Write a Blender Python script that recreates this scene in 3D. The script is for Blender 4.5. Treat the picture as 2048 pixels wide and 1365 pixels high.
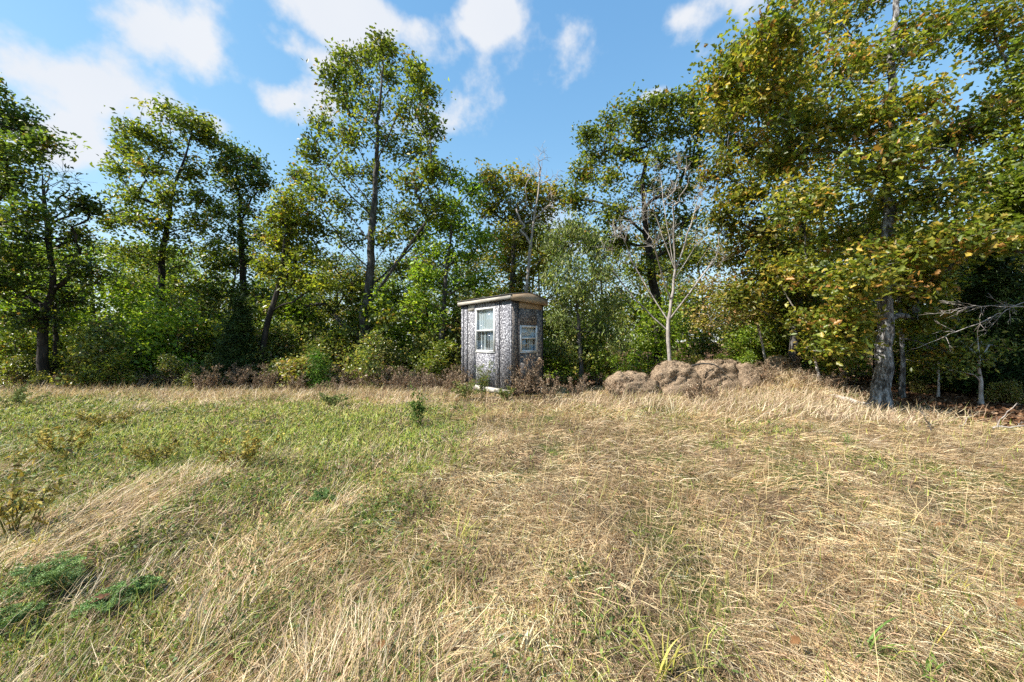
import bpy, math, random
import numpy as np
from mathutils import Vector

for o in list(bpy.data.objects):
    bpy.data.objects.remove(o)
scene = bpy.context.scene
COL = scene.collection
R = math.radians

# ------------------------------------------------------------------ camera, sky, sun, exposure
F = 762.0            # focal length in photo pixels (photo 2048 wide)
EYE = 1.5
cam_d = bpy.data.cameras.new('camera')
cam_d.sensor_width = 36.0
cam_d.lens = 36.0 * F / 2048.0
cam_d.clip_start = 0.05
cam_d.clip_end = 2000
cam = bpy.data.objects.new('camera', cam_d)
cam.location = (0, 0, EYE)
cam.rotation_euler = (R(90), 0, 0)
COL.objects.link(cam)
scene.camera = cam

SUN_AZ = Vector((-1.0, -0.34, 0)).normalized()
SUN_EL = R(45)
TO_SUN = Vector((SUN_AZ.x * math.cos(SUN_EL), SUN_AZ.y * math.cos(SUN_EL), math.sin(SUN_EL)))

world = bpy.data.worlds.new('World')
scene.world = world
world.use_nodes = True
wn, wl = world.node_tree.nodes, world.node_tree.links
wn.clear()
SKY_STRENGTH = 0.15
w_out = wn.new('ShaderNodeOutputWorld')
w_bg = wn.new('ShaderNodeBackground')
w_bg.inputs['Strength'].default_value = SKY_STRENGTH
wl.new(w_bg.outputs[0], w_out.inputs[0])
sky = wn.new('ShaderNodeTexSky')
sky.sky_type = 'NISHITA'
sky.sun_disc = False
sky.sun_elevation = SUN_EL
sky.sun_rotation = math.atan2(SUN_AZ.x, SUN_AZ.y)
sky.altitude = 200
sky.air_density = 0.9
sky.dust_density = 0.1
sky.ozone_density = 1.0


def wmath(op, a, b=None, clamp=False):
    n = wn.new('ShaderNodeMath')
    n.operation = op
    n.use_clamp = clamp
    for i, v in enumerate((a, b)):
        if v is None:
            continue
        if isinstance(v, (int, float)):
            n.inputs[i].default_value = v
        else:
            wl.new(v, n.inputs[i])
    return n.outputs[0]


def wvec(op, a, b):
    n = wn.new('ShaderNodeVectorMath')
    n.operation = op
    for i, v in enumerate((a, b)):
        if v is None:
            continue
        if isinstance(v, (tuple, list, Vector)):
            n.inputs[i].default_value = tuple(v)
        else:
            wl.new(v, n.inputs[i])
    return n


w_tc = wn.new('ShaderNodeTexCoord')
w_dir = wvec('NORMALIZE', w_tc.outputs['Generated'], None).outputs[0]
# cloud plane: direction divided by height, so clouds shrink towards the horizon
w_sep = wn.new('ShaderNodeSeparateXYZ')
wl.new(w_dir, w_sep.inputs[0])
w_h = wmath('MAXIMUM', wmath('ADD', w_sep.outputs[2], 0.12), 0.05)
w_cmb = wn.new('ShaderNodeCombineXYZ')
wl.new(wmath('DIVIDE', w_sep.outputs[0], w_h), w_cmb.inputs[0])
wl.new(wmath('DIVIDE', w_sep.outputs[1], w_h), w_cmb.inputs[1])


def wnoise(vec, scale, detail, rough, off=(0, 0, 0)):
    a = wvec('ADD', vec, off).outputs[0]
    n = wn.new('ShaderNodeTexNoise')
    n.inputs['Scale'].default_value = scale
    n.inputs['Detail'].default_value = detail
    n.inputs['Roughness'].default_value = rough
    wl.new(a, n.inputs['Vector'])
    return n.outputs[0]


cl_fine = wnoise(w_dir, 5.0, 6, 0.56, (3.1, 1.7, 0.4))
cl_big = wnoise(w_cmb.outputs[0], 0.9, 1, 0.5, (7.3, 2.2, 0))
# the clouds seen in the photograph, as soft ellipsoids of directions on the dome
CLOUDS = [  # u, v, half width, half height, weight
    (330, 60, 190, 130, 1.1), (200, 170, 230, 150, 1.2), (130, 285, 170, 70, .95), (420, 250, 110, 80, .85), (90, 120, 90, 70, .8),
    (575, 200, 95, 70, 1.0), (575, 100, 90, 50, .75), (700, 20, 200, 75, 1.05), (990, 25, 85, 55, .7),
    (1385, 20, 60, 40, .5), (1300, 190, 44, 20, .75), (560, 365, 50, 22, .5),
]
mask = None
for (u, v, hw, hh, wt) in CLOUDS:
    c = Vector(((u - 1024) / F, 1, (682 - v) / F))
    ln = c.length
    c.normalize()
    e1 = Vector((0, 0, 1)).cross(-c).normalized()
    e2 = c.cross(e1).normalized()
    r1, r2 = hw / F / ln, hh / F / ln
    cb = wn.new('ShaderNodeCombineXYZ')
    wl.new(wvec('DOT_PRODUCT', w_dir, e1 / r1).outputs['Value'], cb.inputs[0])
    wl.new(wvec('DOT_PRODUCT', w_dir, e2 / r2).outputs['Value'], cb.inputs[1])
    m = wn.new('ShaderNodeMath')
    m.operation = 'MULTIPLY_ADD'
    wl.new(wvec('LENGTH', cb.outputs[0], None).outputs['Value'], m.inputs[0])
    m.inputs[1].default_value = -wt
    m.inputs[2].default_value = 1.25 * wt
    m = m.outputs[0]
    mask = wmath('MAXIMUM', m, 0.0) if mask is None else wmath('MAXIMUM', mask, m)
dens = wmath('ADD', wmath('MULTIPLY', mask, 0.75), wmath('MULTIPLY', wmath('SUBTRACT', cl_fine, 0.5), 2.3))
dens = wmath('ADD', dens, wmath('MULTIPLY', wmath('SUBTRACT', cl_big, 0.60), 0.7))
w_mr = wn.new('ShaderNodeMapRange')
w_mr.interpolation_type = 'SMOOTHSTEP'
w_mr.inputs['From Min'].default_value = 0.12
w_mr.inputs['From Max'].default_value = 0.5
wl.new(dens, w_mr.inputs['Value'])
cl_fac = wmath('MULTIPLY', w_mr.outputs[0], 0.95)
# cloud colour: white with faint grey inner parts
cl_col = wn.new('ShaderNodeMix')
cl_col.data_type = 'RGBA'
CB = 0.36 / SKY_STRENGTH
cl_col.inputs['A'].default_value = (CB * .84, CB * .90, CB * 1.0, 1)
cl_col.inputs['B'].default_value = (CB * 1.05, CB * 1.05, CB * 1.06, 1)
wl.new(wnoise(w_dir, 3.0, 2, .55, (9, 4, 2)), cl_col.inputs['Factor'])
w_mix = wn.new('ShaderNodeMix')
w_mix.data_type = 'RGBA'
wl.new(cl_fac, w_mix.inputs['Factor'])
w_sat = wn.new('ShaderNodeHueSaturation')
w_sat.inputs['Saturation'].default_value = 1.2
w_sat.inputs['Value'].default_value = 0.9
wl.new(sky.outputs[0], w_sat.inputs['Color'])
w_tint = wn.new('ShaderNodeMix')
w_tint.data_type = 'RGBA'
w_tint.blend_type = 'MULTIPLY'
w_tint.inputs['Factor'].default_value = 1.0
w_tint.inputs['B'].default_value = (.92, 1.04, 1.16, 1)
wl.new(w_sat.outputs[0], w_tint.inputs['A'])
# the camera's highlight roll-off, applied evenly to the whole sky: c * 1.7 / (1 + c / 2.6)
w_num = wvec('MULTIPLY', w_tint.outputs['Result'], (1.52, 1.57, 1.62)).outputs[0]
w_den = wvec('ADD', wvec('MULTIPLY', w_tint.outputs['Result'], (.385, .385, .385)).outputs[0], (1, 1, 1)).outputs[0]
wl.new(wvec('DIVIDE', w_num, w_den).outputs[0], w_mix.inputs['A'])
wl.new(cl_col.outputs['Result'], w_mix.inputs['B'])
wl.new(w_mix.outputs['Result'], w_bg.inputs['Color'])

sun_d = bpy.data.lights.new('sun', 'SUN')
sun_d.energy = 4.3
sun_d.angle = R(0.5)
sun_d.color = (1.0, 0.94, 0.85)
sun = bpy.data.objects.new('sun', sun_d)
sun.rotation_euler = TO_SUN.to_track_quat('Z', 'Y').to_euler()
sun.location = TO_SUN * 60
COL.objects.link(sun)

scene.view_settings.view_transform = 'Standard'
scene.view_settings.look = 'None'
scene.view_settings.gamma = 1.0
scene.view_settings.exposure = 1.36
scene.render.engine = 'CYCLES'
cy = scene.cycles
cy.max_bounces = 5
cy.diffuse_bounces = 3
cy.caustics_reflective = False
cy.caustics_refractive = False
cy.glossy_bounces = 2
cy.transmission_bounces = 4
cy.transparent_max_bounces = 6
cy.use_denoising = False
cy.adaptive_threshold = 0.02

# ------------------------------------------------------------------ helpers
rs = np.random.RandomState(7)


def P(u, v, Y):
    """point seen at photo pixel (u, v) standing Y metres in front of the camera plane"""
    return np.array([(u - 1024.0) / F * Y, Y, EYE + (682.0 - v) / F * Y])


def _hash(ix, iy, s):
    h = np.sin(ix * 127.1 + iy * 311.7 + s * 74.7) * 43758.5453
    return h - np.floor(h)


def vn(x, y, s=0):
    x = np.asarray(x, float)
    y = np.asarray(y, float)
    ix, iy = np.floor(x), np.floor(y)
    fx, fy = x - ix, y - iy
    fx = fx * fx * (3 - 2 * fx)
    fy = fy * fy * (3 - 2 * fy)
    a, b = _hash(ix, iy, s), _hash(ix + 1, iy, s)
    c, d = _hash(ix, iy + 1, s), _hash(ix + 1, iy + 1, s)
    return (a * (1 - fx) + b * fx) * (1 - fy) + (c * (1 - fx) + d * fx) * fy


def fbm(x, y, s=0):
    return .55 * vn(x, y, s) + .3 * vn(x * 2.1, y * 2.1, s + 1) + .15 * vn(x * 4.3, y * 4.3, s + 2)


def gz(x, y):
    x = np.asarray(x, float)
    y = np.asarray(y, float)
    near = np.clip((13 - np.hypot(x * .6, y)) / 6, 0, 1) * np.clip((np.hypot(x - .1, y - 10.9) - 1.3) / 1.5, 0, 1)
    z = (fbm(x * .35, y * .35, 11) - .5) * .14 * near
    # soft rows of lodged grass running away from the camera
    rx = x - .38 * y
    z = z + (vn(rx * 1.25 + 3, y * .28, 21) - .5) * .21 * near
    z = z + (vn(x * 2.6, y * 2.2, 23) - .5) * .06 * near
    # grown-over hump to the right of the bales
    z = z + .50 * np.exp(-(((x - 7.75) / 1.15) ** 2 + ((y - 11.0) / .9) ** 2))
    z = z + .12 * np.exp(-(((x - 9.4) / 1.2) ** 2 + ((y - 10.6) / 1.4) ** 2))
    return z


def G(u, v):
    """point of the field under photo pixel (u, v)"""
    Y = EYE * F / (v - 682.0)
    x = (u - 1024.0) / F * Y
    return np.array([x, Y, float(gz(x, Y))])


def make_mesh(name, V, T, C=None, smooth=False):
    me = bpy.data.meshes.new(name)
    V = np.asarray(V, np.float32)
    T = np.asarray(T, np.int32)
    nt = len(T)
    me.vertices.add(len(V))
    me.vertices.foreach_set('co', V.ravel())
    me.loops.add(nt * 3)
    me.loops.foreach_set('vertex_index', T.ravel())
    me.polygons.add(nt)
    me.polygons.foreach_set('loop_start', np.arange(0, nt * 3, 3, dtype=np.int32))
    if smooth:
        me.polygons.foreach_set('use_smooth', np.ones(nt, bool))
    me.update(calc_edges=True)
    if C is not None:
        at = me.color_attributes.new('Col', 'FLOAT_COLOR', 'POINT')
        C4 = np.ones((len(V), 4), np.float32)
        C4[:, :3] = C
        at.data.foreach_set('color', C4.ravel())
    return me


def obj(name, me, mat=None, parent=None, loc=None):
    o = bpy.data.objects.new(name, me)
    if mat is not None and me is not None and len(me.materials) == 0:
        me.materials.append(mat)
    COL.objects.link(o)
    if parent is not None:
        o.parent = parent
    if loc is not None:
        o.location = tuple(float(c) for c in loc)
    return o


def tag(o, label, cat, group=None, kind=None):
    if label:
        o['label'] = label
    if cat:
        o['category'] = cat
    if group:
        o['group'] = group
    if kind:
        o['kind'] = kind
    return o


def thing(name, label, cat, loc, group=None, rz=0.0, scale=None):
    o = obj(name, None, loc=loc)
    o.empty_display_size = .1
    o.rotation_euler = (0, 0, rz)
    if scale is not None:
        o.scale = scale if isinstance(scale, (tuple, list)) else (scale,) * 3
    return tag(o, label, cat, group)


def dup(root, loc, rz=0, scale=1.0, label=None, group=None, tilt=(0, 0)):
    r = root.copy()
    COL.objects.link(r)
    r.location = tuple(float(c) for c in loc)
    r.rotation_euler = (tilt[0], tilt[1], rz)
    r.scale = scale if isinstance(scale, (tuple, list)) else (scale,) * 3
    if label:
        r['label'] = label
    if group:
        r['group'] = group
    for ch in root.children:
        c = ch.copy()
        COL.objects.link(c)
        c.parent = r
    return r


class MB:
    """collects triangles"""
    def __init__(self):
        self.V, self.T, self.C, self.n = [], [], [], 0

    def add(self, V, T, C=None):
        V = np.asarray(V, float)
        self.V.append(V)
        self.T.append(np.asarray(T, int) + self.n)
        if C is not None:
            C = np.asarray(C, float)
            if C.ndim == 1:
                C = np.tile(C, (len(V), 1))
            self.C.append(C)
        self.n += len(V)
        return self

    def box(self, lo, hi, C=None):
        x0, y0, z0 = lo
        x1, y1, z1 = hi
        V = [(x0, y0, z0), (x1, y0, z0), (x1, y1, z0), (x0, y1, z0), (x0, y0, z1), (x1, y0, z1), (x1, y1, z1), (x0, y1, z1)]
        Q = [(0, 3, 2, 1), (4, 5, 6, 7), (0, 1, 5, 4), (1, 2, 6, 5), (2, 3, 7, 6), (3, 0, 4, 7)]
        T = []
        for q in Q:
            T += [(q[0], q[1], q[2]), (q[0], q[2], q[3])]
        return self.add(V, T, C)

    def tube(self, pts, rad, sides=6, C=None, cap=True, rough=0.0, seed=0):
        pts = np.asarray(pts, float)
        n = len(pts)
        rad = np.asarray(rad, float)
        tan = np.gradient(pts, axis=0)
        tan /= np.linalg.norm(tan, axis=1)[:, None] + 1e-9
        ref = np.array([0.0, 1.0, 0.0]) if abs(tan[0][2]) > .8 else np.array([0.0, 0.0, 1.0])
        a = np.cross(tan, ref)
        a /= np.linalg.norm(a, axis=1)[:, None] + 1e-9
        b = np.cross(tan, a)
        ang = np.arange(sides) * 2 * np.pi / sides
        rr = np.tile(rad[:, None], (1, sides))
        if rough:
            q = np.random.RandomState(seed)
            rr = rr * (1 + rough * (q.rand(n, sides) - .5))
        V = pts[:, None, :] + rr[:, :, None] * (a[:, None, :] * np.cos(ang)[None, :, None] + b[:, None, :] * np.sin(ang)[None, :, None])
        V = V.reshape(-1, 3)
        i = np.arange(n - 1)[:, None] * sides
        j = np.arange(sides)[None, :]
        k = (j + 1) % sides
        p0, p1, p2, p3 = (i + j).ravel(), (i + k).ravel(), (i + sides + k).ravel(), (i + sides + j).ravel()
        T = np.concatenate([np.stack([p0, p1, p2], 1), np.stack([p0, p2, p3], 1)])
        if cap:
            V = np.vstack([V, pts[0], pts[-1]])
            jj = np.arange(sides)
            T = np.vstack([T, np.stack([np.full(sides, n * sides), (jj + 1) % sides, jj], 1),
                           np.stack([np.full(sides, n * sides + 1), (n - 1) * sides + jj, (n - 1) * sides + (jj + 1) % sides], 1)])
        return self.add(V, T, C)

    def mesh(self, name, smooth=False):
        return make_mesh(name, np.vstack(self.V), np.vstack(self.T), np.vstack(self.C) if self.C else None, smooth)

    def build(self, name, mat, parent=None, loc=None, smooth=False):
        return obj(name, self.mesh(name, smooth), mat, parent, loc)


def unit(a):
    return a / (np.linalg.norm(a, axis=-1, keepdims=True) + 1e-9)


def leaf_kites(pos, size, rng, droop=0.25, up=0.5, aspect=0.55, fold=0.22, shape=4):
    """many leaves as folded blades: positions (n,3), size (n,)"""
    n = len(pos)
    d = rng.normal(size=(n, 3))
    d[:, 2] = d[:, 2] * .6 - droop
    d = unit(d)
    nr = rng.normal(size=(n, 3))
    nr[:, 2] = np.abs(nr[:, 2]) + up
    s = unit(np.cross(d, nr))
    nn = unit(np.cross(s, d))
    L = size[:, None]
    w = L * aspect * .5 * rng.uniform(.8, 1.2, (n, 1))
    base = pos - d * L * .5
    tip = pos + d * L * .5 - nn * L * rng.uniform(-.05, .25, (n, 1))
    if shape == 4:
        mid = pos + d * L * .05
        lf = mid + s * w + nn * L * fold * .5
        rt = mid - s * w + nn * L * fold * .5
        V = np.stack([base, lf, tip, rt], 1).reshape(-1, 3)
        i = np.arange(n)[:, None] * 4
        T = np.concatenate([i + np.array([[0, 2, 1]]), i + np.array([[0, 3, 2]])])
        return V, T, 4
    # lobed outline: base, two bays, three lobes
    m1, m2 = pos - d * L * .16, pos + d * L * .17
    up1 = nn * L * fold * .5
    V = np.stack([base, m1 + s * w * .95 + up1, pos + s * w * .5 + up1 * .5, m2 + s * w * 1.1 + up1, tip,
                  m2 - s * w * 1.1 + up1, pos - s * w * .5 + up1 * .5, m1 - s * w * .95 + up1], 1).reshape(-1, 3)
    i = np.arange(n)[:, None] * 8
    T = np.concatenate([i + np.array([t]) for t in ([0, 2, 1], [0, 4, 2], [2, 4, 3], [0, 7, 6], [0, 6, 4], [4, 6, 5])])
    return V, T, 8


def pick_cols(pal, n, rng, jitter=.18):
    cols = np.array([p[:3] for p in pal], float)
    w = np.array([p[3] if len(p) > 3 else 1.0 for p in pal], float)
    k = rng.choice(len(pal), n, p=w / w.sum())
    c = cols[k] * (1 + rng.normal(0, jitter, (n, 1)))
    return np.clip(c, .004, .9)


# ------------------------------------------------------------------ materials
def new_mat(name):
    m = bpy.data.materials.new(name)
    m.use_nodes = True
    n, l = m.node_tree.nodes, m.node_tree.links
    n.clear()
    out = n.new('ShaderNodeOutputMaterial')
    return m, n, l, out


def leafy_mat(name, transl=.35, rough=.45, spec=.5, tint=(1.15, 1.2, .6), var=.35):
    m, n, l, out = new_mat(name)
    at = n.new('ShaderNodeAttribute')
    at.attribute_name = 'Col'
    oi = n.new('ShaderNodeObjectInfo')
    mr = n.new('ShaderNodeMapRange')
    mr.inputs['To Min'].default_value = 1 - var * .5
    mr.inputs['To Max'].default_value = 1 + var * .5
    l.new(oi.outputs['Random'], mr.inputs['Value'])
    hs = n.new('ShaderNodeHueSaturation')
    l.new(at.outputs['Color'], hs.inputs['Color'])
    l.new(mr.outputs[0], hs.inputs['Value'])
    p = n.new('ShaderNodeBsdfPrincipled')
    p.inputs['Roughness'].default_value = rough
    p.inputs['Specular IOR Level'].default_value = spec
    l.new(hs.outputs[0], p.inputs['Base Color'])
    t = n.new('ShaderNodeBsdfTranslucent')
    mx = n.new('ShaderNodeMix')
    mx.data_type = 'RGBA'
    mx.blend_type = 'MULTIPLY'
    mx.inputs['Factor'].default_value = 1.0
    l.new(hs.outputs[0], mx.inputs['A'])
    mx.inputs['B'].default_value = (*tint, 1)
    l.new(mx.outputs['Result'], t.inputs['Color'])
    ms = n.new('ShaderNodeMixShader')
    ms.inputs[0].default_value = transl
    l.new(p.outputs[0], ms.inputs[1])
    l.new(t.outputs[0], ms.inputs[2])
    l.new(ms.outputs[0], out.inputs[0])
    return m


def noise_mat(name, stops, scale=6, detail=8, rough=.9, stretch=(1, 1, 1), bump=.0, bscale=None, spec=.2, distort=0.0, metallic=0, nrough=.6, coords='Object'):
    m, n, l, out = new_mat(name)
    tc = n.new('ShaderNodeTexCoord')
    mp = n.new('ShaderNodeMapping')
    mp.inputs['Scale'].default_value = stretch
    l.new(tc.outputs[coords], mp.inputs[0])
    nz = n.new('ShaderNodeTexNoise')
    nz.inputs['Scale'].default_value = scale
    nz.inputs['Detail'].default_value = detail
    nz.inputs['Roughness'].default_value = nrough
    nz.inputs['Distortion'].default_value = distort
    l.new(mp.outputs[0], nz.inputs['Vector'])
    cr = n.new('ShaderNodeValToRGB')
    els = cr.color_ramp.elements
    while len(els) > 1:
        els.remove(els[-1])
    els[0].position = stops[0][0]
    els[0].color = (*stops[0][1], 1)
    for pos, c in stops[1:]:
        e = els.new(pos)
        e.color = (*c, 1)
    l.new(nz.outputs[0], cr.inputs[0])
    p = n.new('ShaderNodeBsdfPrincipled')
    p.inputs['Roughness'].default_value = rough
    p.inputs['Specular IOR Level'].default_value = spec
    p.inputs['Metallic'].default_value = metallic
    l.new(cr.outputs[0], p.inputs['Base Color'])
    if bump:
        bz = n.new('ShaderNodeTexNoise')
        bz.inputs['Scale'].default_value = bscale or scale * 2
        bz.inputs['Detail'].default_value = 6
        l.new(mp.outputs[0], bz.inputs['Vector'])
        bp = n.new('ShaderNodeBump')
        bp.inputs['Strength'].default_value = bump
        bp.inputs['Distance'].default_value = .03
        l.new(bz.outputs[0], bp.inputs['Height'])
        l.new(bp.outputs[0], p.inputs['Normal'])
    l.new(p.outputs[0], out.inputs[0])
    return m


M = {}
M['leaf'] = leafy_mat('leaf', .5, .42, .5)
M['leaf_glossy'] = leafy_mat('leaf_glossy', .46, .36, .6)
M['needle'] = leafy_mat('needle', .2, .6, .3)
M['grass'] = leafy_mat('grass', .30, .55, .35, (1.1, 1.05, .8), .0)
M['weed'] = leafy_mat('weed', .25, .7, .25, (1.05, 1.0, .85), .3)
M['litter'] = leafy_mat('litter', .15, .7, .2, (1.1, .9, .6), .0)
M['bark_dark'] = noise_mat('bark_dark', [(.3, (.010, .008, .007)), (.5, (.03, .025, .021)), (.7, (.075, .065, .055))], 9, 8, .95, (1, 1, .22), .9, 14)
M['bark_grey'] = noise_mat('bark_grey', [(.3, (.02, .017, .015)), (.5, (.06, .055, .049)), (.68, (.15, .143, .134))], 9, 9, .95, (1, 1, .3), .9, 16)
M['bark_lichen'] = noise_mat('bark_lichen', [(.36, (.015, .013, .012)), (.47, (.07, .064, .058)), (.54, (.20, .195, .19)), (.66, (.42, .42, .43))], 11, 10, .95, (1, 1, .35), 1.0, 22, nrough=.7)
M['bark_pale'] = noise_mat('bark_pale', [(.3, (.20, .165, .14)), (.5, (.40, .355, .32)), (.7, (.55, .51, .47))], 7, 8, .85, (1, 1, .5), .4, 14)
M['bark_white'] = noise_mat('bark_white', [(.3, (.13, .105, .09)), (.5, (.27, .24, .215)), (.7, (.42, .39, .36))], 5, 8, .9, (1, 1, .6), .5, 16)
M['dead_twig'] = noise_mat('dead_twig', [(.3, (.16, .13, .11)), (.55, (.36, .31, .27)), (.75, (.52, .48, .43))], 12, 6, .9)
M['stem'] = leafy_mat('stem', .1, .8, .2, (1, 1, 1), .2)


# ground: straw thatch and soil in the field, leaf litter under the trees
def ground_mat():
    m, n, l, out = new_mat('ground')
    tc = n.new('ShaderNodeTexCoord')
    sp = n.new('ShaderNodeSeparateXYZ')
    l.new(tc.outputs['Object'], sp.inputs[0])

    def nz(scale, detail=8, rough=.65, st=(1, 1, 1)):
        mp = n.new('ShaderNodeMapping')
        mp.inputs['Scale'].default_value = st
        l.new(tc.outputs['Object'], mp.inputs[0])
        t = n.new('ShaderNodeTexNoise')
        t.inputs['Scale'].default_value = scale
        t.inputs['Detail'].default_value = detail
        t.inputs['Roughness'].default_value = rough
        l.new(mp.outputs[0], t.inputs['Vector'])
        return t.outputs[0]

    def ramp(v, stops):
        cr = n.new('ShaderNodeValToRGB')
        els = cr.color_ramp.elements
        while len(els) > 1:
            els.remove(els[-1])
        els[0].position = stops[0][0]
        els[0].color = (*stops[0][1], 1)
        for pos, c in stops[1:]:
            els.new(pos).color = (*c, 1)
        l.new(v, cr.inputs[0])
        return cr.outputs[0]

    def mix(f, a, b):
        x = n.new('ShaderNodeMix')
        x.data_type = 'RGBA'
        l.new(f, x.inputs['Factor'])
        l.new(a, x.inputs['A'])
        l.new(b, x.inputs['B'])
        return x.outputs['Result']

    fine = nz(38, 8, .75, (1, .35, 1))
    straw = ramp(fine, [(.3, (.035, .024, .015)), (.48, (.12, .085, .05)), (.62, (.24, .175, .105)), (.78, (.40, .31, .20))])
    green = ramp(nz(30, 8, .7), [(.3, (.025, .035, .010)), (.5, (.08, .10, .026)), (.7, (.15, .18, .045))])
    patch = ramp(nz(1.1, 4, .6), [(.46, (0, 0, 0)), (.58, (1, 1, 1))])
    field = mix(patch, straw, green)
    lit = ramp(nz(14, 9, .75), [(.32, (.035, .02, .012)), (.48, (.11, .06, .034)), (.6, (.20, .115, .062)), (.75, (.30, .19, .11))])
    # wood edge: y beyond about 12.5 m or x beyond about 9.2 m, ragged
    edge = nz(.7, 5, .6)

    def mth(op, a, b):
        x = n.new('ShaderNodeMath')
        x.operation = op
        for i, q in enumerate((a, b)):
            if isinstance(q, (int, float)):
                x.inputs[i].default_value = q
            else:
                l.new(q, x.inputs[i])
        return x.outputs[0]
    wob = mth('MULTIPLY', mth('SUBTRACT', edge, .5), 2.5)
    e1 = mth('SUBTRACT', sp.outputs[1], 12.2)
    e2 = mth('SUBTRACT', sp.outputs[0], 9.0)
    ee = mth('ADD', mth('MAXIMUM', e1, e2), wob)
    mr = n.new('ShaderNodeMapRange')
    mr.inputs['From Min'].default_value = -.3
    mr.inputs['From Max'].default_value = .5
    l.new(ee, mr.inputs['Value'])
    col = mix(mr.outputs[0], field, lit)
    p = n.new('ShaderNodeBsdfPrincipled')
    p.inputs['Roughness'].default_value = .95
    p.inputs['Specular IOR Level'].default_value = .1
    l.new(col, p.inputs['Base Color'])
    bp = n.new('ShaderNodeBump')
    bp.inputs['Strength'].default_value = .8
    bp.inputs['Distance'].default_value = .04
    l.new(fine, bp.inputs['Height'])
    l.new(bp.outputs[0], p.inputs['Normal'])
    l.new(p.outputs[0], out.inputs[0])
    return m


M['ground'] = ground_mat()

# ------------------------------------------------------------------ ground sheet
ax = np.unique(np.concatenate([np.arange(-20, 20.01, .2), np.array([-600, -300, -150, -90, -60, -45, -35, -28, -24, 24, 28, 35, 45, 60, 90, 150, 300, 600])]))
ay = np.unique(np.concatenate([np.arange(-4, 18.01, .2), np.array([-600, -300, -120, -60, -30, -16, -8, 20, 23, 27, 32, 40, 50, 70, 100, 160, 300, 600])]))
XX, YY = np.meshgrid(ax, ay)
ZZ = gz(XX, YY)
nx, ny = len(ax), len(ay)
ii = (np.arange(ny - 1)[:, None] * nx + np.arange(nx - 1)[None, :]).ravel()
TT = np.concatenate([np.stack([ii, ii + 1, ii + nx + 1], 1), np.stack([ii, ii + nx + 1, ii + nx], 1)])
gnd = obj('ground', make_mesh('ground', np.stack([XX.ravel(), YY.ravel(), ZZ.ravel()], 1), TT, None, True), M['ground'])
gnd['kind'] = 'structure'


# ------------------------------------------------------------------ trees
def resample(pts, step):
    pts = np.asarray(pts, float)
    d = np.r_[0, np.cumsum(np.linalg.norm(np.diff(pts, axis=0), axis=1))]
    n = max(2, int(round(d[-1] / step)) + 1)
    t = np.linspace(0, d[-1], n)
    return np.stack([np.interp(t, d, pts[:, k]) for k in range(3)], 1)


class Skel:
    def __init__(self, trunk, step, rng, wob=.03):
        tp = resample(trunk, step)
        if len(tp) > 3:
            k = np.array([.25, .5, .25])
            for c in range(3):
                sm = np.convolve(np.pad(tp[:, c], 1, mode='edge'), k, 'valid')
                tp[1:-1, c] = sm[1:-1]
        tp[1:] += rng.normal(0, wob, (len(tp) - 1, 3)) * np.array([1, 1, .2])
        self.pos = [p for p in tp]
        self.par = [-1] + list(range(len(tp) - 1))
        self.tip = [0] * len(tp)
        self.nt = len(tp)

    def branch(self, a, target, rng, step, wob, lift):
        p0 = self.pos[a]
        v = target - p0
        L = np.linalg.norm(v)
        n = max(2, int(round(L / step)))
        # start leaving the parent more outwards/upwards, then bend over to the target
        ctrl = p0 + v * .5 + np.array([0, 0, lift * L]) + rng.normal(0, wob * L, 3)
        t = np.linspace(0, 1, n + 1)[1:, None]
        q = (1 - t) ** 2 * p0 + 2 * t * (1 - t) * ctrl + t ** 2 * target
        q[:-1] += rng.normal(0, wob * step * .9, (n, 3))[:-1]
        last = a
        for p in q:
            self.pos.append(p)
            self.par.append(last)
            self.tip.append(0)
            last = len(self.pos) - 1
        return last

    def attach(self, target, rise, zmin, pool=None, bias=0.0):
        ps = np.array(self.pos) if pool is None else np.array(self.pos)[pool]
        d = ps - target
        hd = np.hypot(d[:, 0], d[:, 1])
        cost = np.linalg.norm(d, axis=1) + 1.6 * np.maximum(0, ps[:, 2] - (target[2] - rise * hd)) + 8.0 * np.maximum(0, zmin - ps[:, 2])
        cost[self.nt:] += bias
        k = int(np.argmin(cost))
        return k if pool is None else pool[k]


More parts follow.
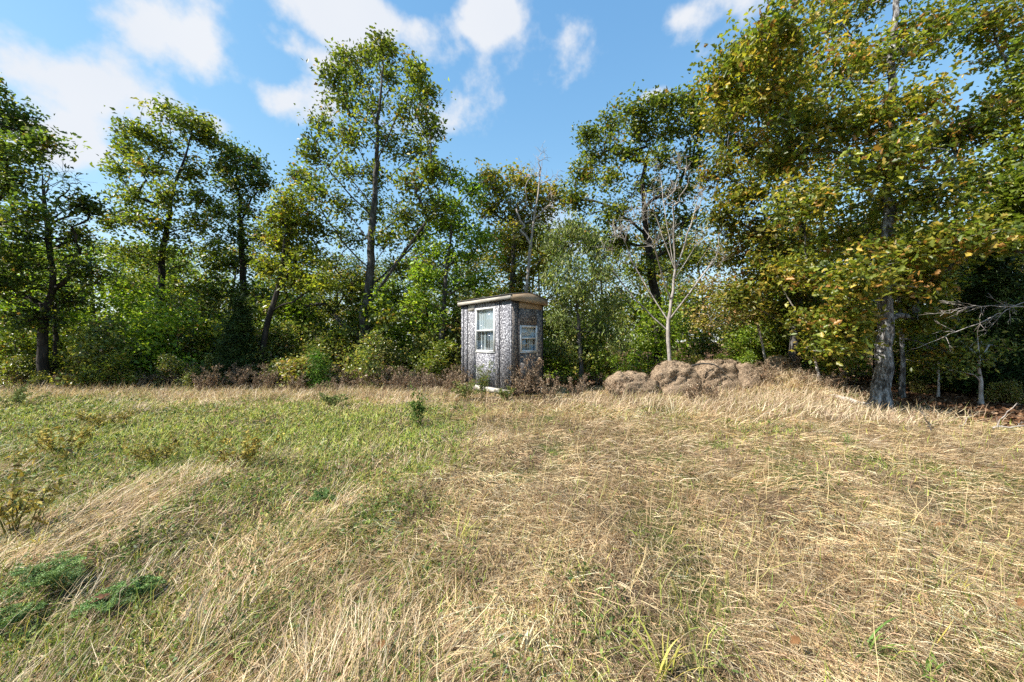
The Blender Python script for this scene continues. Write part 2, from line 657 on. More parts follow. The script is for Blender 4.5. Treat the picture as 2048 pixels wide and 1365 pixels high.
def wood_mesh(sk, Rb, rmin, name, expo=.64, flare=.5, maxsides=9, rough=.0, seed=0):
    n = len(sk.pos)
    pos = np.array(sk.pos)
    cnt = np.array(sk.tip, float)
    for i in range(n - 1, 0, -1):
        cnt[sk.par[i]] += cnt[i]
    cnt = np.maximum(cnt, .6)
    r = np.maximum(rmin, Rb * .9 * (cnt / cnt[0]) ** expo)
    # trunk tapers gently even where nothing branches off
    z0 = pos[0][2]
    for i in range(sk.nt):
        h = pos[i][2] - z0
        r[i] = max(r[i] * .8, Rb * (1.0 - .93 * (i / max(1, sk.nt - 1)) ** .72)) * (1 + flare * math.exp(-h / .22))
    kids = [[] for _ in range(n)]
    for i in range(1, n):
        kids[sk.par[i]].append(i)
    mb = MB()
    starts = [(0, None)]
    s = seed
    while starts:
        i, from_ = starts.pop()
        chain = [] if from_ is None else [from_]
        cur = i
        while True:
            chain.append(cur)
            ks = kids[cur]
            if not ks:
                break
            ks = sorted(ks, key=lambda k: -cnt[k])
            nxt = ks[0]
            if cur < sk.nt - 1 and (cur + 1) in ks:
                nxt = cur + 1
            for k in ks:
                if k != nxt:
                    starts.append((k, cur))
            cur = nxt
        if len(chain) < 2:
            continue
        rad = r[chain].copy()
        if from_ is not None:
            rad[0] = min(rad[0], rad[1] * 1.15)
        rad = np.minimum.accumulate(rad)
        rad[-1] *= .5
        m = rad.max()
        sides = maxsides if m > .07 else 6 if m > .03 else 4 if m > .013 else 3
        s += 1
        mb.tube(pos[chain], rad, sides, cap=False, rough=rough if m > .05 else 0, seed=s)
    return mb.mesh(name, True)


def tree(name, label, cat, base, trunk, blobs, Rb, pal, rng_seed, n_cl=20, n_leaf=40, leaf=.11, spread=.28, rise=.5, bark='bark_grey',
         group=None, leafmat='leaf', zmin=None, aspect=.55, droop=.25, up=.5, step=.32, wob=.10, rmin=.006, expo=.64, flare=.5,
         rough=.0, limb_lift=.08, shape=4, leaf_jit=.2, shell=.55, twigs=0, part='crown', cluster_tone=.16, maxsides=9, bias=.5, fill=0.0):
    """blobs: (centre, radii) in world metres. Everything is stored relative to the base."""
    rng = np.random.RandomState(rng_seed)
    base = np.asarray(base, float)
    trunk = np.asarray(trunk, float) - base
    sk = Skel(trunk, step, rng, min(.03, Rb * .11))
    zmin = (.35 * trunk[-1][2]) if zmin is None else zmin
    order = sorted(range(len(blobs)), key=lambda i: np.linalg.norm(np.asarray(blobs[i][0]) - base - np.array([0, 0, zmin])))
    LP, LC = [], []
    centres = []
    for bi in order:
        c, rad = np.asarray(blobs[bi][0], float) - base, np.asarray(blobs[bi][1], float)
        k = sk.attach(c, rise, zmin, None, bias)
        if np.linalg.norm(sk.pos[k] - c) > .25:
            first = len(sk.pos)
            e = sk.branch(k, c, rng, step, wob, limb_lift)
            sk.tip[e] += 1
        vol = (rad[0] * rad[1] * rad[2]) ** (1 / 3)
        nc = max(3, int(n_cl * (blobs[bi][2] if len(blobs[bi]) > 2 else 1.0)))
        for _ in range(nc):
            d = unit(rng.normal(size=3))
            q = c + d * rad * (shell + (1 - shell) * rng.rand()) * rng.uniform(.55, 1.08)
            centres.append(q)
    if fill > 0 and len(blobs) > 4:
        bc = np.array([np.asarray(b[0], float) - base for b in blobs])
        br = np.array([np.mean(b[1]) for b in blobs])
        dm = np.linalg.norm(bc[:, None] - bc[None], axis=2)
        for _ in range(int(len(centres) * fill)):
            i = rng.randint(len(bc))
            j = np.argsort(dm[i])[rng.randint(1, 5)]
            centres.append(bc[i] + (bc[j] - bc[i]) * rng.uniform(.15, .85) + rng.normal(0, .42, 3) * (br[i] + br[j]) * .5)
    centres = np.array(centres)
    for q in centres[np.argsort(np.linalg.norm(centres - trunk[len(trunk) // 2], axis=1))]:
        k = sk.attach(q, rise * .6, zmin * .8)
        L = np.linalg.norm(sk.pos[k] - q)
        if L > .12:
            e = sk.branch(k, q, rng, min(step, max(.15, L / 3)), wob, .05)
            sk.tip[e] += 1
            for _ in range(twigs):
                e2 = sk.branch(e, sk.pos[e] + unit(rng.normal(size=3) + (sk.pos[e] - sk.pos[k]) / L * 1.3) * rng.uniform(.18, .5), rng, .15, .12, .0)
                sk.tip[e2] += .3
    root = thing(name, label, cat, base, group)
    obj('trunk', wood_mesh(sk, Rb, rmin, 'trunk', expo, flare, maxsides, rough, rng_seed), M[bark], root)
    if n_leaf:
        n = len(centres)
        cnts = rng.poisson(n_leaf * rng.uniform(.5, 1.5, n))
        idx = np.repeat(np.arange(n), cnts)
        m = len(idx)
        off = np.clip(rng.normal(0, 1, (m, 3)), -1.7, 1.7) * spread * np.array([1, 1, .75]) * rng.uniform(.7, 1.25, (n, 1))[idx]
        pos = centres[idx] + off
        keep = pos[:, 2] > .12
        pos, idx = pos[keep], idx[keep]
        m = len(pos)
        size = leaf * np.clip(rng.normal(1, .25, m), .5, 1.7)
        V, T, nv = leaf_kites(pos, size, rng, droop, up, aspect, shape=shape)
        tone = 1 + rng.normal(0, cluster_tone, (n, 1))
        cc = pick_cols(pal, n, rng, .1)
        lc = pick_cols(pal, m, rng, leaf_jit)
        own = rng.rand(m, 1) < .55
        C = np.where(own, cc[idx] * (1 + rng.normal(0, leaf_jit, (m, 1))), lc) * tone[idx]
        C = np.repeat(np.clip(C, .005, .8), nv, axis=0)
        obj(part, make_mesh(part, V, T, C), M[leafmat], root)
    return root


def px_tree(name, label, cat, Y, trunk_px, blobs_px, rng_seed, thick=.75, **kw):
    """trunk and crown clumps read off the photograph, at Y metres; clumps get their own distance"""
    rng = np.random.RandomState(rng_seed + 1000)
    if kw.get('n_leaf') and name != 'sapling':
        kw['n_cl'] = int(kw['n_cl'] * 1.75)
        kw['n_leaf'] = kw['n_leaf'] * (.46 if Y < 12 else .34)
        kw['leaf'] = kw['leaf'] * 1.12
        kw.setdefault('fill', .28)
        kw['spread'] = kw['spread'] * .8
        blobs_px = [(b[0], b[1], b[2] * 1.14, b[3] * 1.14) + tuple(b[4:]) for b in blobs_px]
        kw.setdefault('shell', .2)
    tr = [P(u, v, Y) for (u, v) in trunk_px]
    tr[0][2] = float(gz(tr[0][0], tr[0][1])) - .05
    us = [b[0] for b in blobs_px]
    half = (max(us) - min(us)) * .5 / F * Y + .3
    mid = np.mean(us)
    blobs = []
    for b in blobs_px:
        u, v, ru, rv = b[:4]
        dx = abs(u - mid) / F * Y
        off = rng.uniform(-1, 1) * math.sqrt(max(.05, half * half - dx * dx)) * thick * .8
        Yb = Y + off
        s = Yb / F
        rr = ru * s
        blobs.append((P(u, v, Yb), (rr, rr * .95, rv * s), b[4] if len(b) > 4 else 1.0))
    return tree(name, label, cat, tr[0], tr, blobs, rng_seed=rng_seed, **kw)


PAL_DARK = [(.066, .105, .019, 3), (.10, .15, .024, 3), (.15, .19, .031, 2), (.26, .25, .042, .6), (.30, .18, .055, .2)]
PAL_OAK = [(.092, .132, .020, 2.4), (.145, .19, .026, 3), (.215, .25, .034, 2.2), (.31, .29, .04, .8), (.33, .19, .05, .25)]
PAL_LIME = [(.125, .165, .022, 2), (.19, .225, .028, 3), (.27, .285, .036, 2.4), (.36, .32, .045, 1), (.36, .21, .05, .3)]
PAL_GOLD = [(.115, .158, .024, 2.8), (.185, .212, .030, 3.0), (.275, .262, .038, 2.3), (.40, .30, .055, 1.2), (.40, .21, .06, .6)]
PAL_BRIGHT = [(.155, .25, .024, 3), (.23, .32, .032, 3), (.31, .37, .040, 1.5), (.11, .165, .022, 1)]
PAL_PALE = [(.15, .205, .060, 3), (.22, .265, .080, 3), (.30, .315, .115, 1.5), (.105, .145, .040, 1.5)]
PAL_ORANGE = [(.17, .20, .028, 3), (.26, .25, .038, 2.5), (.38, .27, .052, 1.1), (.44, .22, .065, .3)]
PAL_CEDAR = [(.026, .056, .013, 3), (.045, .085, .019, 3), (.075, .12, .027, 1)]
PAL_JUNI = [(.095, .20, .026, 3), (.14, .26, .03, 2), (.06, .12, .02, 1)]
PAL_BUSH = [(.11, .15, .036, 3), (.17, .205, .044, 3), (.27, .27, .062, 2), (.36, .32, .095, 1), (.38, .25, .13, .5)]
PAL_RUSSET = [(.17, .185, .036, 2.4), (.29, .255, .06, 2.5), (.40, .29, .11, 1.4), (.42, .25, .13, .6)]

# --- the front row, left to right
px_tree('oak_tree', 'dark oak cut off by the left edge, its boughs reaching in at the top', 'tree', 11.0,
        [(-70, 760), (-62, 600), (-50, 450), (-45, 330), (-40, 220)],
        [(-10, 215, 45, 50), (35, 245, 45, 30), (80, 288, 45, 24), (10, 300, 60, 28), (-50, 250, 60, 60), (-60, 150, 50, 45), (20, 365, 60, 34), (-70, 350, 60, 50),
         (50, 430, 45, 30), (-10, 440, 60, 40), (20, 500, 60, 34), (-80, 480, 60, 50), (-100, 560, 60, 40), (0, 560, 50, 30)],
        101, Rb=.24, pal=PAL_DARK, n_cl=17, n_leaf=49, leaf=.11, spread=.22, bark='bark_dark', rise=.3)
px_tree('gnarled_tree', 'crooked black trunk with bare forked top near the left edge', 'tree', 12.0,
        [(85, 765), (87, 690), (88, 625), (108, 572), (104, 530), (94, 490), (90, 430), (84, 370), (88, 335)],
        [(60, 640, 60, 34), (140, 600, 50, 34), (30, 580, 60, 34), (160, 540, 60, 40), (30, 520, 50, 26), (150, 470, 36, 30), (170, 410, 26, 30), (60, 470, 30, 20, .5)],
        102, Rb=.165, pal=PAL_DARK, n_cl=20, n_leaf=49, leaf=.11, spread=.22, bark='bark_dark', rise=.35, expo=.5)
px_tree('bare_tree', 'thin leafless tree top beside the crooked black trunk', 'tree', 12.6,
        [(112, 770), (110, 600), (100, 500), (92, 420), (88, 370)],
        [(70, 380, 30, 26), (108, 370, 28, 34), (60, 430, 34, 22), (130, 420, 36, 26), (92, 340, 22, 24), (125, 360, 30, 24)],
        103, Rb=.085, pal=PAL_DARK, n_cl=14, n_leaf=0, twigs=2, bark='bark_dark', rise=.8, rmin=.004)
px_tree('oak_tree', 'tall open oak against the clouds, its slender trunk curving right near the top', 'tree', 15.0,
        [(318, 760), (319, 690), (320, 600), (325, 500), (338, 440), (346, 380), (372, 310), (384, 262)],
        [(352, 232, 44, 26), (390, 245, 40, 26), (412, 275, 22, 24), (270, 262, 30, 24), (255, 300, 22, 22), (320, 290, 36, 22), (235, 340, 26, 9, .6), (300, 335, 40, 24),
         (385, 345, 34, 24), (330, 385, 50, 24), (268, 395, 44, 26), (400, 395, 36, 26), (225, 440, 38, 24), (300, 440, 46, 26), (395, 450, 50, 28), (250, 500, 56, 28),
         (340, 500, 50, 28), (420, 500, 40, 26), (220, 560, 50, 28), (300, 570, 50, 28), (380, 570, 56, 30), (330, 630, 60, 26)],
        104, Rb=.18, pal=PAL_OAK, n_cl=17, n_leaf=52, leaf=.125, spread=.25, bark='bark_dark', rise=.25)
px_tree('oak_tree', 'slim two-pointed oak between the open oak and the tallest oak', 'tree', 16.2,
        [(489, 760), (488, 640), (487, 540), (482, 450), (478, 380), (468, 310)],
        [(458, 300, 22, 24), (452, 335, 30, 26), (508, 322, 26, 28), (520, 360, 26, 26), (475, 375, 40, 24), (490, 420, 48, 26), (440, 425, 30, 20), (470, 470, 54, 26),
         (525, 470, 30, 24), (440, 525, 50, 26), (500, 525, 44, 28), (470, 580, 60, 28), (420, 600, 40, 28), (530, 600, 40, 28)],
        105, Rb=.2, pal=PAL_DARK, n_cl=18, n_leaf=52, leaf=.125, spread=.26, bark='bark_dark', rise=.3)
px_tree('leaning_tree', 'thin dark trunk leaning right under yellowish leaves beside the cedar', 'tree', 12.8,
        [(517, 765), (526, 690), (540, 630), (558, 570), (566, 510), (572, 450)],
        [(570, 400, 38, 36), (548, 440, 34, 28), (600, 450, 36, 28), (560, 490, 44, 26), (610, 510, 40, 28), (530, 530, 34, 24), (590, 560, 44, 26), (640, 570, 36, 24)],
        106, Rb=.12, pal=PAL_LIME, n_cl=16, n_leaf=49, leaf=.11, spread=.22, bark='bark_dark', rise=.4)
px_tree('oak_tree', 'tallest oak, fan of rising boughs standing left of the shed', 'tree', 14.0,
        [(722, 775), (727, 690), (731, 620), (738, 560), (744, 480), (748, 400), (754, 320), (756, 240), (762, 160), (768, 100)],
        [(770, 92, 26, 28), (740, 115, 30, 26), (690, 118, 32, 26), (668, 150, 24, 24), (715, 160, 44, 26), (775, 150, 34, 28), (830, 145, 30, 30), (852, 185, 26, 30),
         (680, 200, 44, 28), (740, 215, 46, 28), (805, 215, 40, 30), (858, 250, 28, 34), (650, 250, 34, 30), (705, 275, 46, 30), (775, 285, 46, 30), (835, 305, 38, 34),
         (632, 310, 38, 30), (690, 340, 46, 28), (755, 350, 44, 28), (820, 365, 44, 28), (862, 340, 22, 26), (600, 355, 30, 26), (625, 390, 44, 28), (900, 352, 26, 24, .8),
         (680, 410, 46, 26), (750, 420, 44, 26), (815, 425, 44, 26), (870, 420, 36, 24), (585, 420, 44, 26), (560, 465, 40, 26), (630, 455, 46, 26), (700, 475, 46, 26),
         (780, 480, 46, 26), (840, 475, 36, 24), (590, 505, 50, 26), (660, 525, 46, 24), (560, 540, 40, 22), (800, 535, 40, 22), (620, 565, 46, 22), (700, 575, 44, 22), (580, 610, 44, 22), (660, 620, 44, 22), (790, 590, 40, 22), (770, 640, 36, 20), (690, 665, 36, 18)],
        107, Rb=.255, pal=PAL_OAK, n_cl=17, n_leaf=49, leaf=.12, spread=.24, bark='bark_grey', rise=1.1, zmin=1.6, limb_lift=-.03, wob=.05, bias=1.3)
px_tree('oak_tree', 'bright yellow-green tree left behind the shed roof', 'tree', 13.4,
        [(880, 770), (885, 640), (890, 560), (900, 480), (905, 430)],
        [(905, 415, 40, 26), (945, 380, 34, 26), (880, 450, 40, 24), (930, 455, 50, 28), (870, 500, 44, 28), (925, 515, 50, 28), (965, 480, 36, 28), (850, 550, 50, 28),
         (910, 570, 56, 28), (830, 600, 44, 30), (880, 640, 56, 30), (965, 560, 40, 28)],
        108, Rb=.14, pal=PAL_BRIGHT, n_cl=18, n_leaf=52, leaf=.115, spread=.24, bark='bark_grey', rise=.4)
px_tree('oak_tree', 'rounded tree with orange-tinged crown right behind the shed', 'tree', 16.5,
        [(1020, 770), (1022, 640), (1026, 540), (1030, 460), (1035, 410)],
        [(975, 352, 30, 22), (1040, 362, 36, 22), (1005, 385, 36, 24), (1070, 390, 34, 24), (1110, 385, 30, 24), (975, 420, 36, 26), (1030, 430, 44, 26), (1090, 430, 40, 26),
         (1000, 470, 50, 26), (1060, 480, 50, 26), (1000, 530, 50, 28), (1070, 540, 50, 28), (1020, 590, 56, 28), (1110, 490, 34, 30)],
        109, Rb=.19, pal=PAL_ORANGE, n_cl=18, n_leaf=52, leaf=.135, spread=.28, bark='bark_grey', rise=.5)
px_tree('dead_tree', 'thin dead tree top poking bare above the orange-tinged crown', 'tree', 14.5,
        [(1052, 770), (1050, 620), (1058, 520), (1066, 450), (1076, 390), (1084, 320)],
        [(1085, 315, 14, 30), (1060, 340, 26, 26), (1108, 350, 26, 26), (1045, 400, 26, 26), (1100, 410, 24, 26), (1040, 460, 26, 22)],
        110, Rb=.085, pal=PAL_DARK, n_cl=13, n_leaf=0, twigs=2, bark='dead_twig', rise=.9, rmin=.005)
px_tree('drooping_tree', 'pale green drooping tree touching the right side of the shed', 'tree', 12.4,
        [(1165, 780), (1160, 690), (1155, 620), (1150, 550), (1145, 490)],
        [(1150, 455, 40, 28), (1110, 490, 34, 30), (1190, 490, 40, 30), (1140, 530, 44, 30), (1200, 545, 44, 32), (1105, 560, 30, 30), (1150, 590, 50, 32), (1215, 610, 44, 32),
         (1125, 640, 40, 32), (1180, 655, 50, 32), (1230, 670, 36, 32), (1120, 700, 30, 24)],
        111, Rb=.1, pal=PAL_PALE, n_cl=17, n_leaf=49, leaf=.12, spread=.22, bark='bark_grey', rise=.5, aspect=.28, droop=1.1)
px_tree('oak_tree', 'broad dark green oak rising behind the bare white tree', 'tree', 14.8,
        [(1318, 780), (1318, 690), (1312, 600), (1300, 520), (1290, 440), (1285, 360), (1300, 290)],
        [(1275, 215, 36, 24), (1330, 205, 36, 24), (1380, 205, 30, 24), (1225, 245, 32, 26), (1290, 260, 44, 26), (1350, 255, 44, 26), (1400, 255, 28, 34), (1175, 270, 26, 26),
         (1190, 310, 36, 26), (1250, 310, 44, 28), (1320, 315, 44, 28), (1385, 320, 36, 30), (1160, 350, 30, 26), (1215, 360, 42, 26), (1290, 375, 42, 28), (1360, 380, 44, 28),
         (1150, 400, 24, 24), (1230, 420, 44, 26), (1310, 440, 44, 26), (1375, 440, 44, 30), (1240, 480, 40, 26), (1340, 500, 50, 28), (1270, 540, 44, 28), (1390, 520, 36, 34)],
        112, Rb=.23, pal=PAL_OAK, n_cl=18, n_leaf=52, leaf=.125, spread=.25, bark='bark_dark', rise=.35)
px_tree('bare_tree', 'leafless pale-barked tree forking in a V behind the hay bales', 'tree', 11.6,
        [(1341, 745), (1338, 700), (1334, 668), (1337, 640), (1342, 610), (1347, 575), (1350, 540)],
        [(1262, 520, 14, 12, .5), (1240, 460, 26, 24), (1225, 540, 22, 12, .6), (1205, 500, 24, 16, .6), (1270, 430, 28, 28), (1300, 400, 24, 34), (1305, 480, 16, 20, .6), (1345, 470, 14, 20, .5),
         (1345, 390, 26, 34), (1362, 330, 22, 34), (1395, 400, 22, 34), (1400, 480, 18, 24, .7), (1430, 520, 24, 18, .7), (1440, 460, 24, 28), (1420, 350, 22, 34, .8), (1320, 340, 20, 30, .8)],
        113, Rb=.08, pal=PAL_DARK, n_cl=20, n_leaf=0, twigs=4, bark='bark_white', rise=1.5, zmin=1.7, limb_lift=-.04, rmin=.005, wob=.035, flare=.25, expo=.56, thick=.6, bias=1.6)
px_tree('oak_tree', 'grey trunk standing behind the hump of dry grass with golden leaves', 'tree', 11.6,
        [(1588, 775), (1588, 720), (1590, 660), (1598, 590), (1606, 500), (1600, 400), (1580, 300), (1570, 200)],
        [(1560, 130, 60, 40), (1500, 190, 60, 44), (1450, 250, 44, 40), (1580, 230, 70, 40), (1490, 300, 60, 40), (1560, 330, 66, 40), (1440, 340, 44, 40), (1510, 390, 60, 40),
         (1590, 410, 60, 40), (1450, 430, 50, 40), (1530, 470, 60, 40), (1600, 500, 56, 40), (1470, 510, 50, 36), (1540, 550, 60, 36), (1480, 590, 50, 34), (1610, 590, 56, 34),
         (1550, 630, 56, 30), (1640, 650, 44, 30), (1480, 120, 40, 36)],
        114, Rb=.15, pal=PAL_GOLD, n_cl=21, n_leaf=52, leaf=.115, spread=.25, bark='bark_grey', rise=.35, zmin=1.6)
px_tree('oak_tree', 'big oak with flared mottled grey trunk at the right wood edge', 'tree', 8.8,
        [(1757, 815), (1764, 760), (1768, 690), (1772, 600), (1776, 480), (1778, 340), (1782, 180), (1792, 20), (1800, -160), (1810, -360)],
        [(1490, 120, 70, 50, .9), (1440, 190, 40, 44, .6), (1570, 60, 80, 56), (1680, 30, 90, 56), (1540, 190, 80, 56), (1640, 140, 90, 56), (1750, 120, 90, 60), (1860, 60, 90, 50),
         (1980, 40, 80, 44), (1620, 260, 90, 56), (1560, 310, 70, 50), (1720, 240, 90, 60), (1820, 210, 80, 50), (1690, 340, 90, 56), (1790, 320, 90, 56), (1890, 270, 70, 40),
         (1980, 250, 70, 44), (2040, 190, 60, 36), (1620, 400, 80, 50), (1750, 420, 90, 50), (1860, 390, 80, 50), (1960, 360, 80, 50), (1680, 480, 80, 44), (1800, 500, 80, 44),
         (1910, 480, 80, 44), (2010, 450, 70, 50), (1620, 540, 60, 40), (1720, 560, 70, 40), (1840, 570, 60, 34), (1690, 640, 50, 26), (1700, 690, 30, 14, .5), (1830, 640, 40, 16, .5),
         (1650, -60, 110, 70), (1800, -60, 110, 70), (1950, -60, 110, 70), (2060, 80, 70, 60), (1720, -180, 120, 80), (1880, -200, 120, 80), (1800, -320, 130, 90)],
        115, Rb=.185, pal=PAL_GOLD, n_cl=20, n_leaf=55, leaf=.105, spread=.25, bark='bark_lichen', rise=.15, zmin=1.9, shape=8, thick=.62, flare=.42,
        rough=.05, expo=.66, maxsides=18, step=.25)
px_tree('oak_tree', 'oak standing just past the right edge, leaves filling the corner', 'tree', 8.2,
        [(2190, 820), (2185, 600), (2180, 400), (2170, 200), (2170, 0)],
        [(2060, 300, 60, 50), (2090, 420, 70, 50), (2120, 220, 80, 60), (2100, 120, 70, 60), (2180, 320, 90, 70), (2200, 100, 100, 80), (2060, 380, 50, 40), (2000, 480, 60, 30, .7)],
        116, Rb=.2, pal=PAL_OAK, n_cl=20, n_leaf=52, leaf=.11, spread=.26, bark='bark_dark', rise=.2, shape=8)

# saplings and thin trunks under the right-hand crowns
px_tree('sapling', 'pale slender trunk close behind the big flared oak', 'tree', 9.7,
        [(1803, 795), (1806, 730), (1803, 660), (1799, 600), (1795, 520), (1800, 430)],
        [(1830, 610, 40, 26), (1850, 540, 50, 30), (1790, 560, 40, 24), (1830, 470, 44, 30), (1870, 700, 30, 14, .6)],
        121, Rb=.07, pal=PAL_GOLD, n_cl=16, n_leaf=32, leaf=.11, spread=.22, bark='bark_lichen', rise=.3, flare=.2)
px_tree('sapling', 'thin sapling of yellow leaves in front of the grey trunk by the hump', 'tree', 10.6,
        [(1640, 770), (1632, 720), (1618, 660), (1590, 620), (1560, 570), (1548, 520)],
        [(1570, 560, 40, 24), (1640, 690, 40, 26), (1670, 720, 30, 18, .7), (1610, 640, 40, 24), (1540, 530, 40, 26)],
        122, Rb=.045, pal=PAL_GOLD, n_cl=17, n_leaf=32, leaf=.12, spread=.2, bark='bark_pale', rise=.3, flare=.2)
px_tree('sapling', 'leaning pale double stem in the shade right of the bare white tree', 'tree', 12.6,
        [(1540, 765), (1532, 720), (1522, 680), (1512, 630), (1508, 560)],
        [(1500, 620, 36, 24), (1530, 580, 36, 26), (1480, 560, 40, 28), (1450, 610, 40, 26), (1410, 580, 40, 28), (1420, 640, 44, 26)],
        123, Rb=.055, pal=PAL_RUSSET, n_cl=16, n_leaf=30, leaf=.10, spread=.22, bark='bark_pale', rise=.3, flare=.2)
px_tree('sapling', 'thin vine-wrapped stem standing in the leaf litter at far right', 'tree', 8.9,
        [(1962, 812), (1960, 760), (1957, 720), (1955, 660)],
        [(1960, 720, 22, 14, .6), (1930, 690, 30, 18, .7), (1985, 690, 30, 16, .7), (1900, 740, 26, 12, .5)],
        124, Rb=.05, pal=PAL_BUSH, n_cl=14, n_leaf=26, leaf=.09, spread=.16, bark='bark_pale', rise=.3, flare=.2)
px_tree('sapling', 'sapling with flat sprays of yellow-green leaves left of the vine-wrapped stem', 'tree', 9.9,
        [(1876, 792), (1878, 750), (1875, 700), (1870, 640)],
        [(1880, 742, 50, 12), (1840, 722, 40, 12), (1910, 700, 44, 14), (1850, 680, 44, 14), (1890, 650, 44, 18)],
        125, Rb=.032, pal=PAL_GOLD, n_cl=15, n_leaf=26, leaf=.09, spread=.17, bark='bark_pale', rise=.2, flare=.2)


# cedars: stacked whorls of fine dark sprays
def cedar(name, label, u, Y, vbot, vtop, half, seed, pal, layers=9, n_cl=22, n_leaf=46, leaf=.10, group=None, mat='needle', Rb=.07):
    blobs = []
    rng = np.random.RandomState(seed)
    base = P(u, vbot, Y)
    base[2] = float(gz(base[0], base[1])) - .03
    top = P(u, vtop, Y)
    H = top[2] - base[2]
    hw = half / F * Y
    for i in range(layers):
        t = (i + .5) / layers
        r = hw * (1 - t) ** .8 * rng.uniform(.8, 1.15) + .05
        z = base[2] + H * (.04 + .94 * t)
        blobs.append((np.array([base[0] + rng.normal(0, .06), Y + rng.normal(0, .06), z]), (r, r, H / layers * .75), .35 + 1.3 * (1 - t)))
    return tree(name, label, 'tree', base, [base, base + [0, 0, H * .5], top], blobs, Rb, pal, seed, n_cl=n_cl, n_leaf=n_leaf, leaf=leaf, spread=.13,
                rise=.1, zmin=.1, bark='bark_dark', aspect=.16, droop=-.15, up=.1, leafmat=mat, shell=.3, group=group, rmin=.004)


cedar('cedar_tree', 'dark conical cedar in front of the slim oak on the left', 478, 12.4, 765, 590, 62, 131, PAL_CEDAR, 9, 30, 56, .12)
cedar('cedar_tree', 'small bright green juniper at the wood edge left of the shed', 640, 11.4, 778, 695, 36, 132, PAL_JUNI, 5, 16, 40, .085, Rb=.03)
cedar('cedar_tree', 'tall black-green cedar filling the shade at the right edge', 1985, 10.4, 800, 420, 110, 133, PAL_CEDAR, 12, 34, 56, .15, Rb=.1)
cedar('cedar_tree', 'dark cedar half hidden behind the big oak and the right-edge cedar', 1905, 12.6, 790, 480, 80, 134, PAL_CEDAR, 10, 30, 50, .15, Rb=.09)
cedar('cedar_tree', 'dusky young cedar at the foot of the open oak', 312, 12.9, 770, 660, 30, 135, PAL_CEDAR, 7, 18, 40, .1, Rb=.04)
cedar('cedar_tree', 'dark young cedar behind the trunk of the tallest oak', 762, 15.4, 765, 640, 46, 136, PAL_CEDAR, 7, 22, 46, .13, Rb=.05)


# ------------------------------------------------------------------ woods behind: a few kinds, copied
def wood_tree(name, label, H, W, seed, pal, group, n_blob=17, leaf=.18, n_cl=13, n_leaf=13, Rb=.13):
    rng = np.random.RandomState(seed)
    blobs = []
    for i in range(n_blob):
        t = rng.uniform(.18, .98)
        r = W * (.95 - .75 * abs(t - .45)) * rng.uniform(.2, .9)
        a = rng.uniform(0, 6.283)
        s = W * rng.uniform(.28, .42)
        blobs.append((np.array([math.cos(a) * r, math.sin(a) * r, H * t]), (s, s, s * .65)))
    tr = [(0, 0, -.05), (rng.normal(0, .1), rng.normal(0, .1), H * .4), (rng.normal(0, .25), rng.normal(0, .25), H * .92)]
    return tree(name, label, 'tree', (0, 0, 0), tr, blobs, Rb, pal, seed, n_cl=n_cl, n_leaf=n_leaf, leaf=leaf, spread=.34, bark='bark_dark',
                group=group, rise=.4, zmin=H * .14)


REGIONS = [(-9999, 110, 'left of the crooked black trunk'), (110, 320, 'between the crooked trunk and the open oak'), (320, 500, 'between the open oak and the dark cedar'),
           (500, 725, 'between the dark cedar and the tallest oak'), (725, 925, 'between the tallest oak and the shed'), (925, 1180, 'right behind the shed'),
           (1180, 1340, 'between the shed and the bare white tree'), (1340, 1590, 'between the bare white tree and the grey trunk'),
           (1590, 1760, 'between the grey trunk and the big flared oak'), (1760, 9999, 'right of the big flared oak')]


def region(x, y):
    u = 1024 + x / y * F
    return [w for a, b, w in REGIONS if a <= u < b][0]


GRP = 'trees deep in the woods'
LBL = 'leafy woodland tree'
KT = ['green', 'golden-tinged', 'dark green', 'bright green']
kinds = [wood_tree('woodland_tree', LBL, 8.5, 2.3, 201, PAL_OAK, GRP), wood_tree('woodland_tree', LBL, 7.5, 2.1, 202, PAL_GOLD, GRP),
         wood_tree('woodland_tree', LBL, 9.0, 2.4, 203, PAL_DARK, GRP), wood_tree('woodland_tree', LBL, 7.0, 2.4, 204, PAL_BRIGHT, GRP)]
rg = random.Random(5)
spots = []
for row, (Y, n) in enumerate(((17.5, 15), (21, 16), (26, 16), (33, 17), (42, 18))):
    for i in range(n):
        x = (-1.62 + 3.24 * (i + rg.uniform(.15, .85)) / n) * Y
        spots.append((x, Y + rg.uniform(-1.3, 1.3)))
for i in range(9):    # the wood goes on along the right-hand side of the field
    spots.append((rg.uniform(12.3, 19), rg.uniform(4, 16)))
used = [False] * len(kinds)
for i, (x, y) in enumerate(spots):
    u = 1024 + x / y * F
    k = rg.choice([0, 1, 2, 3, 3] if u < 1100 else [0, 1, 1, 2])
    H = (8.5, 7.5, 9.0, 7.0)[k]
    # keep the skyline of the photograph: far trees stay below the front crowns
    vtop = 470 if u < 520 else 500 if u < 950 else 430 if u < 1150 else 420
    Hmax = EYE + (682 - vtop) / F * y
    s = min(rg.uniform(.85, 1.25), Hmax / H * rg.uniform(.82, 1.0))
    s = max(s, .62)
    if not used[k]:
        used[k] = True
        o = kinds[k]
        o.location = (x, y, 0)
        o.rotation_euler = (0, 0, rg.uniform(0, 6.28))
        o.scale = (s, s, s)
    else:
        o = dup(kinds[k], (x, y, 0), rg.uniform(0, 6.28), s)
    o['label'] = '%s tree %s in the woods, %s' % (KT[k], 'just' if y < 19.5 else 'far' if y > 30 else 'deep', region(x, y))


